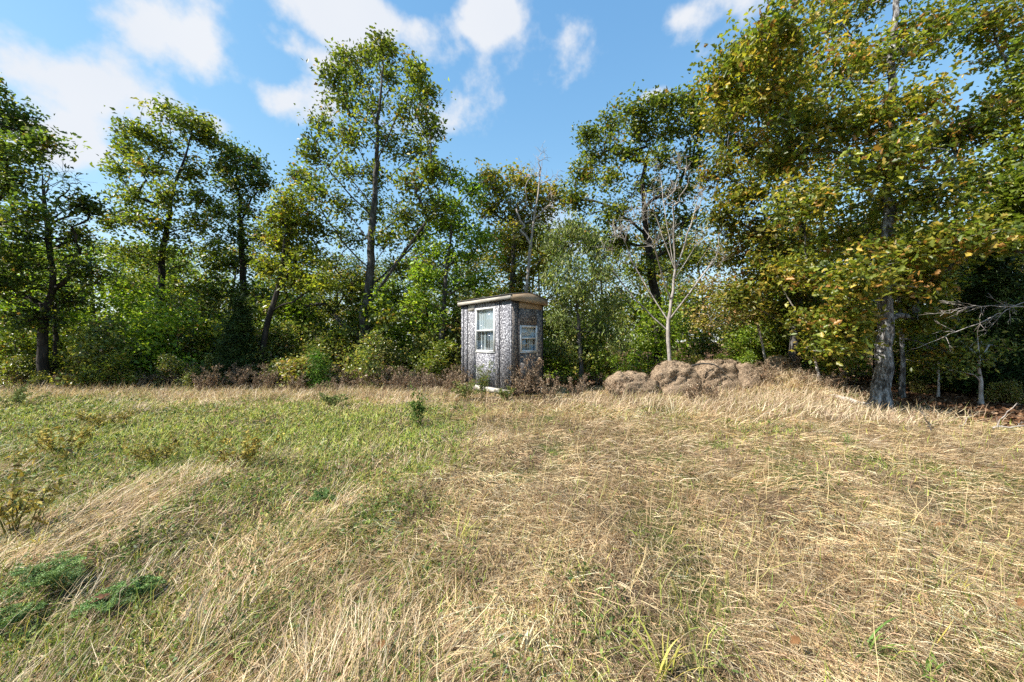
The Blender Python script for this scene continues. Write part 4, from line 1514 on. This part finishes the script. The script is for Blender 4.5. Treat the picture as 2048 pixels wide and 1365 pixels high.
# 1b tussocks: bunches of straw bent over the same way
nc = 900
cx_y = 1.1 + 11.2 * rng.rand(nc)
cx_x = rng.uniform(-1.42, 1.42, nc) * cx_y
k_ = edge_ok(cx_x, cx_y, rng) & (rng.rand(nc) > 1.25 * greenness(cx_x, cx_y) - .3) & (np.hypot(cx_x - .1, cx_y - 10.6) > 1.8)
cx_x, cx_y = cx_x[k_], cx_y[k_]
nc = len(cx_x)
per = rng.randint(25, 95, nc)
idx = np.repeat(np.arange(nc), per)
n = len(idx)
caz = flow(cx_x, cx_y, rng, .35)
csz = rng.uniform(.05, .16, nc)
x = cx_x[idx] + rng.normal(0, 1, n) * csz[idx]
y = cx_y[idx] + rng.normal(0, 1, n) * csz[idx]
L = rng.uniform(.12, .34, n) * rng.uniform(.7, 1.2, nc)[idx]
w = (.0008 + .00033 * y) * rng.uniform(.6, 1.4, n)
ctone = rng.choice([.55, .8, 1.1, 1.3], nc, p=[.15, .3, .35, .2])
col = pick_cols(PAL_STRAW, n, rng, .14) * ctone[idx][:, None]
V, T, C = ribbons(x, y, L, w, caz[idx] + rng.normal(0, .25, n), np.clip(rng.normal(.6, .3, n) + rng.normal(0, .2, nc)[idx], .05, 1.4), rng.normal(.36, .15, n), np.clip(col, .02, .85), rng, 3)
tu = obj('grass_tussocks', make_mesh('grass_tussocks', V, T, C), M['grass'])
tag(tu, 'bent-over bunches of dry straw breaking up the field', 'grass', kind='stuff')

# 2 short upright green grass
x, y = scatter(130000, rng)
gr = greenness(x, y)
keep = rng.rand(len(x)) < np.clip(gr * 1.25 - .05, .05, 1)
x, y, gr = x[keep], y[keep], gr[keep]
n = len(x)
L = rng.uniform(.05, .17, n) * (.75 + .6 * fbm(x * 1.1, y, 71))
w = (.0011 + .00042 * y) * rng.uniform(.7, 1.4, n)
col = pick_cols(PAL_GRASS, n, rng, .2) * (.75 + .5 * fbm(x * .9, y * .9, 73))[:, None]
lush = np.clip((y - 3.5) / 2, 0, 1)[:, None]
col = col * (1 + .6 * lush * gr[:, None])
V, T, C = ribbons(x, y, L, w, rng.uniform(0, 6.283, n), np.clip(rng.normal(1.0, .3, n), .2, 1.5), rng.normal(.3, .25, n), np.clip(col, .01, .6), rng, 2)
green = obj('green_grass', make_mesh('green_grass', V, T, C), M['grass'])
tag(green, 'short green grass growing through the dry straw in patches', 'grass', kind='stuff')

# 3 thatch: short broken bits lying flat
x, y = scatter(80000, rng)
n = len(x)
L = rng.uniform(.05, .16, n)
w = (.0012 + .00045 * y) * rng.uniform(.7, 1.4, n)
col = pick_cols([(.24, .16, .09, 2), (.38, .27, .16, 2), (.14, .09, .055, 2), (.58, .46, .29, 1.6)], n, rng) * (.75 + .5 * fbm(x * 1.2, y, 75))[:, None]
V, T, C = ribbons(x, y, L, w, flow(x, y, rng, .9), rng.normal(.12, .2, n), rng.normal(.05, .1, n), np.clip(col, .01, .7), rng, 2, .012)
th = obj('thatch', make_mesh('thatch', V, T, C), M['grass'])
tag(th, 'flat brown thatch of broken grass covering the soil', 'grass', kind='stuff')

# 4 low broad-leaved herbs between the straw
x, y = scatter(110000, rng, dens=1.15)
gr = greenness(x, y) * .6 + .55 * fbm(x * 1.9, y * 1.4, 77) - .05
keep = rng.rand(len(x)) < np.clip(gr * 2.6 - .85, 0, 1)
x, y = x[keep], y[keep]
n = len(x)
pos = np.stack([x, y, gz(x, y) + rng.uniform(.01, .085, n)], 1)
V, T, nv = leaf_kites(pos, (.014 + .0035 * y) * rng.uniform(.7, 1.6, n), rng, .0, 1.2, .6)
C = np.repeat(pick_cols(PAL_HERB, n, rng, .25), nv, axis=0)
hb = obj('ground_cover', make_mesh('ground_cover', V, T, C), M['grass'])
tag(hb, 'low green clover-like herbs creeping between the dry stalks', 'ground cover', kind='stuff')

# 5 taller standing stalks, thin
x, y = scatter(9000, rng, 1.0, 12.8)
thick = fbm(x * .9 + 4, y * .7, 81)
keep = rng.rand(len(x)) < np.clip(thick * 2.4 - .75, .05, 1)
x, y = x[keep], y[keep]
n = len(x)
L = rng.uniform(.22, .5, n)
w = (.0009 + .00034 * y) * rng.uniform(.8, 1.2, n)
col = pick_cols([(.50, .39, .2, 2), (.34, .24, .13, 2), (.30, .30, .09, 1.6), (.22, .13, .08, 1)], n, rng)
V, T, C = ribbons(x, y, L, w, rng.normal(-.3, 1.3, n), np.clip(rng.normal(1.2, .2, n), .5, 1.55), rng.normal(.13, .12, n), col, rng, 3)
stk = obj('grass_stalks', make_mesh('grass_stalks', V, T, C), M['grass'])
tag(stk, 'thin tan seed stalks standing up out of the field', 'grass', kind='stuff')

# 6 rank tall grass round the bales, the shed and the hump
xs, ys = [], []
for (u, v, su, sv, k) in ((1520, 800, 110, 14, 3200), (1420, 818, 90, 8, 600), (1600, 800, 70, 14, 1500), (1270, 812, 60, 6, 500), (1180, 806, 60, 8, 1100), (1070, 803, 50, 6, 500),
                          (960, 800, 40, 4, 250), (560, 794, 170, 5, 2600), (790, 792, 90, 5, 1700), (300, 790, 160, 5, 1600), (1730, 836, 100, 8, 1100), (80, 790, 90, 6, 900), (1560, 785, 60, 10, 1200)):
    uu = rng.normal(u, su, k)
    vv = np.clip(rng.normal(v, sv, k), 775, 900)
    Y = EYE * F / (vv - 682)
    xs.append((uu - 1024) / F * Y)
    ys.append(Y)
x, y = np.concatenate(xs), np.concatenate(ys)
k = ~in_shed(x, y) & (x < 9.3)
x, y = x[k], y[k]
n = len(x)
L = rng.uniform(.14, .42, n) * np.where(np.hypot(x - .1, y - 10.6) < 1.9, .5, 1)
w = rng.uniform(.003, .0062, n)
col = pick_cols([(.66, .55, .39, 3), (.52, .41, .27, 3), (.36, .25, .165, 2), (.24, .15, .10, 1.3), (.30, .29, .09, .8)], n, rng)
V, T, C = ribbons(x, y, L, w, rng.normal(-.5, 1.2, n), np.clip(rng.normal(1.05, .3, n), .2, 1.5), rng.normal(.3, .2, n), col, rng, 3)
rk = obj('rank_grass', make_mesh('rank_grass', V, T, C), M['grass'])
tag(rk, 'tall bleached grass matted round the bales and the shed', 'grass', kind='stuff')

# leaf litter under the trees
n = 26000
x = np.concatenate([rng.uniform(8.3, 17, n // 2), rng.uniform(-18, 16, n // 2)])
y = np.concatenate([rng.uniform(5.0, 16, n // 2), rng.uniform(11.8, 19, n // 2)])
e = np.maximum(y - 12.0, x - 8.8) + (fbm(x * .8, y * .8, 91) - .5) * 1.2
k = (rng.rand(n) < np.clip(e + .4, 0, 1)) & ~in_shed(x, y)
x, y = x[k], y[k]
n = len(x)
pos = np.stack([x, y, gz(x, y) + rng.uniform(.01, .05, n)], 1)
V, T, nv = leaf_kites(pos, rng.uniform(.08, .15, n), rng, .0, 1.6, .6)
C = np.repeat(pick_cols([(.13, .066, .034, 3), (.20, .11, .058, 2), (.08, .042, .022, 2.5), (.29, .19, .115, .7)], n, rng), nv, axis=0)
lt = obj('leaf_litter', make_mesh('leaf_litter', V, T, C), M['litter'])
tag(lt, 'brown fallen leaves carpeting the floor of the woods', 'leaf litter', kind='stuff')


# ------------------------------------------------------------------ weeds
def dead_weed(name, label, H, W, seed, pal, group=None, stems=9, tuft=16, mat='weed', droop=.3, size=.045):
    """a bunch of stalks with drooping seed plumes"""
    rng = np.random.RandomState(seed)
    root = thing(name, label, 'weed', (0, 0, 0), group)
    mb, pos = MB(), []
    for i in range(stems):
        a = rng.uniform(0, 6.283)
        r = W * rng.uniform(.1, 1)
        h = H * rng.uniform(.55, 1.05)
        t = np.linspace(0, 1, 6)[:, None]
        b0 = np.array([math.cos(a) * r * .25, math.sin(a) * r * .25, -.02])
        tip = np.array([math.cos(a) * r, math.sin(a) * r, h])
        pp = b0 + (tip - b0) * t + rng.normal(0, .018, (6, 3)) * t
        pp[:, :2] += (np.array([math.cos(a), math.sin(a)]) * droop * W * t ** 3)
        c = pick_cols(pal, 1, rng)[0] * .8
        mb.tube(pp, np.linspace(.006, .002, 6), 3, c)
        for k in range(7):
            s = rng.uniform(.35, 1.0)
            o = np.array([np.interp(s, t[:, 0], pp[:, q]) for q in range(3)])
            d = unit(rng.normal(size=3) + np.array([0, 0, .4])) * H * rng.uniform(.05, .16)
            e = o + d
            mb.tube(np.stack([o, o + d * .6 + [0, 0, .01], e]), [.0025, .002, .001], 3, c)
            m = rng.poisson(tuft)
            pos.append(o + d * rng.rand(m, 1) * 1.15 + rng.normal(0, .022, (m, 3)))
    mb.build('stalk', M['stem'], root)
    pos = np.vstack(pos)
    pos = pos[pos[:, 2] > .03]
    V, T, nv = leaf_kites(pos, size * rng.uniform(.5, 1.5, len(pos)), rng, .5, .2, .38)
    obj('foliage', make_mesh('foliage', V, T, np.repeat(pick_cols(pal, len(pos), rng, .22), nv, axis=0)), M[mat], root)
    return root


PAL_DEAD = [(.20, .14, .09, 3), (.31, .225, .15, 3), (.13, .088, .06, 2), (.42, .33, .23, 1.8), (.25, .135, .07, .7)]
PAL_WEEDG = [(.12, .17, .04, 3), (.18, .22, .06, 3), (.26, .25, .07, 1.2), (.30, .22, .06, .6)]
PAL_YEL = [(.34, .27, .05, 3), (.42, .31, .07, 1.5), (.20, .21, .05, 2), (.16, .12, .05, 1)]
GW = 'dead weeds along the wood edge'
LWD = 'brown dead weed in the band of dead weeds along the wood edge'
wk = [dead_weed('dead_weed', LWD, .95, .34, 401, PAL_DEAD, GW, 10, 14), dead_weed('dead_weed', LWD, .75, .40, 402, PAL_DEAD, GW, 11, 14), dead_weed('dead_weed', LWD, .6, .34, 403, PAL_DEAD, GW, 9, 13)]
used = [False] * 3
KW = ['tall dead brown weed', 'broad dead brown weed', 'low dead brown weed']


def put_weed(k, x, y, s, label=None):
    z = float(gz(x, y))
    if not used[k]:
        used[k] = True
        o = wk[k]
        o.location = (x, y, z)
        o.rotation_euler = (0, 0, rg.uniform(0, 6.28))
        o.scale = (s, s, s)
        o['label'] = label or '%s at wood edge %s' % (KW[k], region(x, y))
    else:
        dup(wk[k], (x, y, z), rg.uniform(0, 6.28), s, label or '%s at wood edge %s' % (KW[k], region(x, y)))


for (u, v, k, s, lab) in (
        (1058, 797, 0, 1.25, 'tallest dead brown weed leaning on the right wall of the shed'),
        (1036, 799, 2, 1.0, 'small dead weed at the near corner of the shed'),
        (1090, 806, 1, 1.0, 'bushy dead weed in the shadow right of the shed'),
        (1150, 800, 1, .95, 'dead weed midway between the shed and the first hay bale'),
        (1228, 803, 2, .95, 'wispy dead weed before the left end of the first hay bale'),
        (1385, 806, 2, 1.0, 'dead weed standing before the largest hay bale'),
        (1425, 803, 1, .75, 'dead weed standing before the slumped hay bale'),
        (925, 789, 1, .85, 'dead weed against the left end of the shed'),
        (482, 783, 0, .8, 'rusty plumed dead weed at the foot of the dark conical cedar')):
    p = G(u, v)
    put_weed(k, p[0], p[1], s, lab)
for i in range(64):
    u = 400 + 520 * (i + rg.random()) / 64
    Y = rg.uniform(10.8, 12.3)
    put_weed(rg.randrange(3), (u - 1024) / F * Y, Y, rg.uniform(.6, 1.0))
for i in range(26):
    u = -80 + 480 * (i + rg.random()) / 26
    Y = rg.uniform(11.6, 12.8)
    put_weed(rg.randrange(3), (u - 1024) / F * Y, Y, rg.uniform(.55, .95))
for i in range(34):
    u = 1090 + 600 * (i + rg.random()) / 34
    Y = rg.uniform(12.1, 12.9) if u < 1500 else rg.uniform(10.2, 11.6)
    put_weed(rg.randrange(3), (u - 1024) / F * Y, Y, rg.uniform(.45, .85))

for (u, v, H, W, seed, pal, lab, nm) in (
        (966, 797, .95, .22, 411, PAL_WEEDG, 'pale green weed growing up the lit shed wall under the window', 'green_weed'),
        (932, 800, .5, .3, 412, PAL_WEEDG, 'yellow-green weed at the left foot of the shed', 'green_weed'),
        (1012, 800, .36, .3, 413, PAL_WEEDG, 'low green weed at the near corner of the shed', 'green_weed'),
        (838, 848, .72, .12, 414, [(.10, .17, .03, 3), (.16, .23, .045, 2)], 'upright clump of thin green stalks in the field left of the shed', 'green_weed'),
        (668, 812, .34, .28, 415, PAL_PALE, 'grey-green tuft at the field edge below the juniper', 'green_weed'),
        (30, 1085, .62, .34, 416, PAL_YEL, 'tall yellowing weed with brown stems at the left edge', 'yellow_weed'),
        (120, 905, .42, .4, 417, PAL_YEL, 'yellowing weed far left in the green part of the field', 'yellow_weed'),
        (330, 918, .34, .4, 418, PAL_YEL, 'broad yellowing weed in the green field below the open oak', 'yellow_weed'),
        (490, 940, .40, .3, 419, PAL_YEL, 'golden weed in the green field right of the broad yellowing one', 'yellow_weed'),
        (215, 850, .4, .4, 420, PAL_YEL, 'olive weed near the wood edge left of the open oak', 'yellow_weed'),
        (30, 812, .5, .5, 422, PAL_PALE, 'pale grey-green weed at the left edge by the woods', 'green_weed')):
    p = G(u, v)
    o = dead_weed(nm, lab, H, W, seed, pal, None, 12 if W > .2 else 9, 5 if nm == 'yellow_weed' else 10, droop=.1 if W < .2 else .3, size=.05)
    o.location = tuple(p)


# ferny, feathery plants in the lower left
def feathery(label, u, v, r, seed, n_fr=16, pal=None):
    rng = np.random.RandomState(seed)
    p = G(u, v)
    root = thing('feathery_plant', label, 'plant', p, 'feathery plants in the lower left')
    for i in range(n_fr):
        a = i * 6.283 / n_fr + rng.normal(0, .25)
        L = r * rng.uniform(.65, 1.1)
        m = 26
        t = np.linspace(0, 1, m)
        el = rng.uniform(.55, 1.25)
        mid = np.stack([np.cos(a) * L * t * math.cos(el), np.sin(a) * L * t * math.cos(el), L * (math.sin(el) * t - .45 * t ** 2) + .04], 1)
        mb = MB().tube(mid, np.linspace(.0022, .0008, m), 3, (.10, .15, .05))
        side = np.array([-math.sin(a), math.cos(a), 0])
        base_c = pick_cols(pal or [(.15, .25, .075, 3), (.21, .32, .10, 2)], 1, rng, .15)[0]
        for k in range(3, m):
            wl_ = r * .22 * math.sin(math.pi * min(1, (k / m) * .9 + .1)) + .006
            for s in (-1, 1):
                dr = unit(side * s + (mid[k] - mid[k - 1]) / np.linalg.norm(mid[k] - mid[k - 1]) * .55 + np.array([0, 0, rng.normal(.1, .25)]))
                pos = mid[k] + dr * wl_ * np.linspace(.2, 1, 5)[:, None] + rng.normal(0, .002, (5, 3))
                V, T, nv = leaf_kites(pos, np.full(5, .013), rng, 0, .8, .4)
                mb.add(V, T, np.clip(base_c * rng.uniform(.75, 1.25), 0, 1))
        mb.build('frond', M['grass'], root)
    return root


feathery('large feathery blue-green plant at the lower left edge', 95, 1195, .26, 501, 20)
feathery('feathery green plant right of the large one in the lower left', 215, 1215, .17, 502, 14)
feathery('small feathery plant at the very left edge of the lower left group', 20, 1262, .17, 503, 12)
feathery('small bright feathery plant between the curled brown leaf and the large one', 285, 1185, .13, 504, 11)
feathery('tiny feathery plant in the middle of the left rows', 645, 1005, .16, 505, 11)


# foxtail seed heads
def foxtail(label, u, v, H, seed, col=(.42, .38, .14)):
    rng = np.random.RandomState(seed)
    p = G(u, v)
    root = thing('foxtail_grass', label, 'grass', p, 'foxtail seed heads in the foreground')
    a = rng.uniform(0, 6.283)
    t = np.linspace(0, 1, 9)[:, None]
    d = np.array([math.cos(a), math.sin(a), 0]) * .22
    pp = (np.array([0, 0, 1.0]) * t + d * t ** 2) * H
    MB().tube(pp, np.linspace(.0018, .001, 9), 4, (.30, .32, .09)).build('stalk', M['grass'], root)
    n = 420
    s = rng.rand(n)
    ax_ = unit(pp[-1] - pp[-3])
    c = pp[-1] + ax_ * (s[:, None] * .06)
    rad = .006 * np.sin(np.pi * np.clip(s * .9 + .1, 0, 1))
    dr = unit(rng.normal(size=(n, 3)) + ax_ * .8)
    sd = unit(np.cross(dr, rng.normal(size=(n, 3))))
    b = c + dr * rad[:, None]
    V = np.stack([b - sd * .0007, b + sd * .0007, b + dr * .009], 1).reshape(-1, 3)
    mb = MB().add(V, np.arange(3 * n).reshape(-1, 3), np.repeat(pick_cols([(*col, 1)], n, rng, .2), 3, axis=0))
    mb.tube(np.stack([pp[-1], pp[-1] + ax_ * .03, pp[-1] + ax_ * .058]), [.003, .0045, .001], 6, np.array(col) * .8)
    mb.build('seed_head', M['grass'], root)
    for k in range(3):
        h = rng.uniform(.2, .6)
        aa = rng.uniform(0, 6.283)
        o = pp[int(h * 8)]
        q = np.linspace(0, 1, 5)[:, None]
        lf = o + np.array([math.cos(aa), math.sin(aa), .5]) * .16 * q + np.array([0, 0, -.14]) * q ** 2
        sd = np.array([-math.sin(aa), math.cos(aa), 0]) * .004
        V = np.vstack([lf - sd * (1 - q), lf + sd * (1 - q)])
        i = np.arange(4)
        T = np.concatenate([np.stack([i, i + 5, i + 6], 1), np.stack([i, i + 6, i + 1], 1)])
        MB().add(V, T, (.24, .28, .07)).build('blade', M['grass'], root)


foxtail('yellow foxtail seed head right of centre at the bottom, the upper right one', 1446, 1330, .34, 601)
foxtail('foxtail seed head just left of the upper right foxtail', 1386, 1325, .33, 602)
foxtail('low foxtail seed head between the pair of yellow foxtails and the bottom edge', 1416, 1352, .26, 603)
foxtail('greenish foxtail seed head at the bottom left of centre', 466, 1352, .26, 604, (.28, .30, .1))
foxtail('greenish foxtail seed head beside a dry blade at the bottom left', 500, 1340, .28, 605, (.30, .30, .11))


# single curled fallen oak leaves
def oak_leaf_mesh(seed):
    rng = np.random.RandomState(seed)
    m = 15
    t = np.linspace(0, 1, m)
    wv = (.10 + .33 * np.sin(np.pi * np.clip(t, 0, 1) ** 1.2)) * (1 - .42 * (np.cos(t * 6.283 * 3.5) > .1))
    wv[0] = .02
    wv[-1] = .03
    V = []
    curl = rng.uniform(.25, .8)
    for k in range(m):
        zc = .16 * math.sin(t[k] * 3.0) * curl
        for s in (-1, -.5, 0, .5, 1):
            V.append((t[k] - .5, s * wv[k] * (1 - .2 * curl), zc + curl * .55 * abs(s) ** 1.6 * wv[k] + rng.normal(0, .008)))
    i = (np.arange(m - 1)[:, None] * 5 + np.arange(4)[None, :]).ravel()
    T = np.concatenate([np.stack([i, i + 1, i + 6], 1), np.stack([i, i + 6, i + 5], 1)])
    V = np.array(V)
    mb = MB().add(V, T)
    mb.tube([(-.5, 0, 0), (-.62, .02, .02), (-.72, .01, .05)], [.012, .01, .007], 4)
    return mb


GL = 'fallen oak leaves on the grass'
leaf_meshes = []
for s, c in ((701, (.19, .095, .038)), (702, (.12, .055, .027)), (703, (.27, .175, .09)), (704, (.08, .04, .025))):
    mb = oak_leaf_mesh(s)
    Vv = np.vstack(mb.V)
    q = np.random.RandomState(s)
    Cc = np.clip(np.array(c) * (1 + q.normal(0, .14, (len(Vv), 1))), .01, .9)
    me = make_mesh('fallen_leaf', Vv, np.vstack(mb.T), Cc, True)
    me.materials.append(M['litter'])
    leaf_meshes.append(me)
LEAVES = [  # u, v, size, mesh, label
    (1882, 1064, .15, 0, 'largest orange-brown fallen leaf on the right side of the field'), (1690, 992, .13, 1, 'dark red-brown fallen leaf right of centre, farthest of the right leaves'),
    (1842, 1118, .14, 1, 'dark curled leaf standing up left below the largest orange one'), (1563, 1090, .10, 0, 'small orange leaf hanging in straw right of centre'),
    (1180, 1018, .11, 1, 'dark pointed leaf near the middle of the field'), (1036, 1046, .09, 2, 'pale tan leaf near the middle of the field'),
    (1533, 1233, .09, 0, 'orange leaf lying low at the bottom right of centre'), (1590, 1332, .11, 0, 'bright orange leaf near the bottom edge right of centre'),
    (2010, 1322, .10, 2, 'tan leaf near the bottom right corner'), (2040, 1236, .13, 0, 'orange leaf cut by the right edge'),
    (762, 1338, .11, 0, 'upright curled tan leaf at the bottom left of centre'), (462, 1352, .12, 1, 'red-brown leaf cut by the bottom edge left of centre'),
    (200, 1222, .15, 1, 'dark curled brown leaf beside the feathery plants'), (215, 1195, .08, 0, 'orange leaf tip beside the dark curled leaf'),
    (442, 1202, .10, 0, 'orange-brown leaf left of centre in the lower rows'), (995, 862, .16, 3, 'dark leaf cluster in front of the shed'),
    (1328, 860, .15, 3, 'dark brown leaf in front of the largest hay bale'), (1270, 1075, .1, 3, 'dark leaf in pale straw right of centre'),
    (772, 968, .12, 3, 'dark leaf in the pale patch left of centre'), (1495, 966, .1, 1, 'small red leaf right of centre in the middle distance'),
    (1835, 985, .10, 2, 'pale leaf in the straw left of the right edge'), (1845, 1238, .08, 2, 'straw-pale leaf at the lower right'),
    (1230, 1148, .07, 2, 'small pale leaf right of centre in the foreground'), (640, 905, .10, 2, 'pale bleached leaf in the green part of the field'),
    (1380, 1110, .08, 3, 'tiny dark leaf right of centre'), (1740, 1052, .08, 2, 'tan leaf in combed straw on the right'), (1660, 940, .1, 0, 'orange leaf far out in the right of the field'),
]
for i, (u, v, sz, mi, lab) in enumerate(LEAVES):
    p = G(u, v)
    h = .095
    o = obj('fallen_leaf', leaf_meshes[mi], None, None, (p[0], p[1], p[2] + h))
    o.scale = (sz * .52, sz * .42, sz * .6)
    o.rotation_euler = (rg.uniform(-.5, .5), rg.uniform(-.5, .5), rg.uniform(0, 6.28))
    tag(o, lab, 'leaf', GL)


# tufts of broad green grass blades in the foreground
def tuft(label, u, v, n_b, L, seed, pal, spread=.5, wid=.005):
    rng = np.random.RandomState(seed)
    p = G(u, v)
    root = thing('grass_tuft', label, 'grass', p, 'single grass tufts in the foreground')
    for i in range(n_b):
        a = rng.uniform(0, 6.283)
        l_ = L * rng.uniform(.5, 1.1)
        el = rng.uniform(.6, 1.45)
        q = np.linspace(0, 1, 7)[:, None]
        b0 = np.array([rng.normal(0, .02), rng.normal(0, .02), -.01])
        d = np.array([math.cos(a) * math.cos(el), math.sin(a) * math.cos(el), math.sin(el)])
        lf = b0 + d * l_ * q + np.array([math.cos(a) * .3, math.sin(a) * .3, -.6]) * spread * l_ * q ** 2.4
        sd = np.array([-math.sin(a), math.cos(a), rng.normal(0, .3)]) * wid * rng.uniform(.6, 1.2)
        wq = np.sin(np.pi * np.clip(q * .8 + .2, 0, 1)) + .02
        V = np.vstack([lf - sd * wq, lf + sd * wq, lf - np.array([0, 0, .0015])])
        k = np.arange(6)
        T = np.concatenate([np.stack([k, k + 14, k + 15], 1), np.stack([k, k + 15, k + 1], 1), np.stack([k + 14, k + 7, k + 8], 1), np.stack([k + 14, k + 8, k + 15], 1)])
        MB().add(V, T, pick_cols(pal, 1, rng, .15)[0]).build('blade', M['grass'], root)


PG = [(.12, .22, .04, 3), (.18, .28, .05, 2)]
PB = [(.58, .48, .28, 3), (.66, .58, .38, 2), (.5, .4, .2, 1)]
PO = [(.30, .30, .06, 3), (.42, .36, .09, 2)]
tuft('bright green grass tuft near the bottom right of centre', 1735, 1318, 22, .26, 801, PG)
tuft('yellow-green grass tuft left of the pair of foxtails at the bottom', 1325, 1345, 20, .28, 802, PO)
tuft('bleached upright dry tuft at the bottom left of centre', 388, 1320, 12, .3, 803, PB, .15, .003)
tuft('yellow-green blades at the left edge under the tall weed', 75, 1120, 14, .3, 804, PO)
tuft('green tuft at the bottom edge far right', 1850, 1358, 14, .16, 805, PG)
tuft('dark green grass clump beside the tiny feathery plant', 690, 995, 26, .2, 806, [(.10, .15, .035, 3), (.2, .2, .06, 1)])
tuft('bleached dry tuft in front of the first hay bale', 1345, 832, 26, .55, 807, PB, .4, .005)
tuft('green clump in the straw at right of the middle distance', 1695, 892, 20, .28, 808, PG)
tuft('bleached drooping blades at the bottom centre', 1050, 1300, 14, .24, 809, PB, .6, .004)
tuft('slim green blades standing in the middle foreground left of centre', 920, 1080, 9, .34, 810, PO, .15, .004)
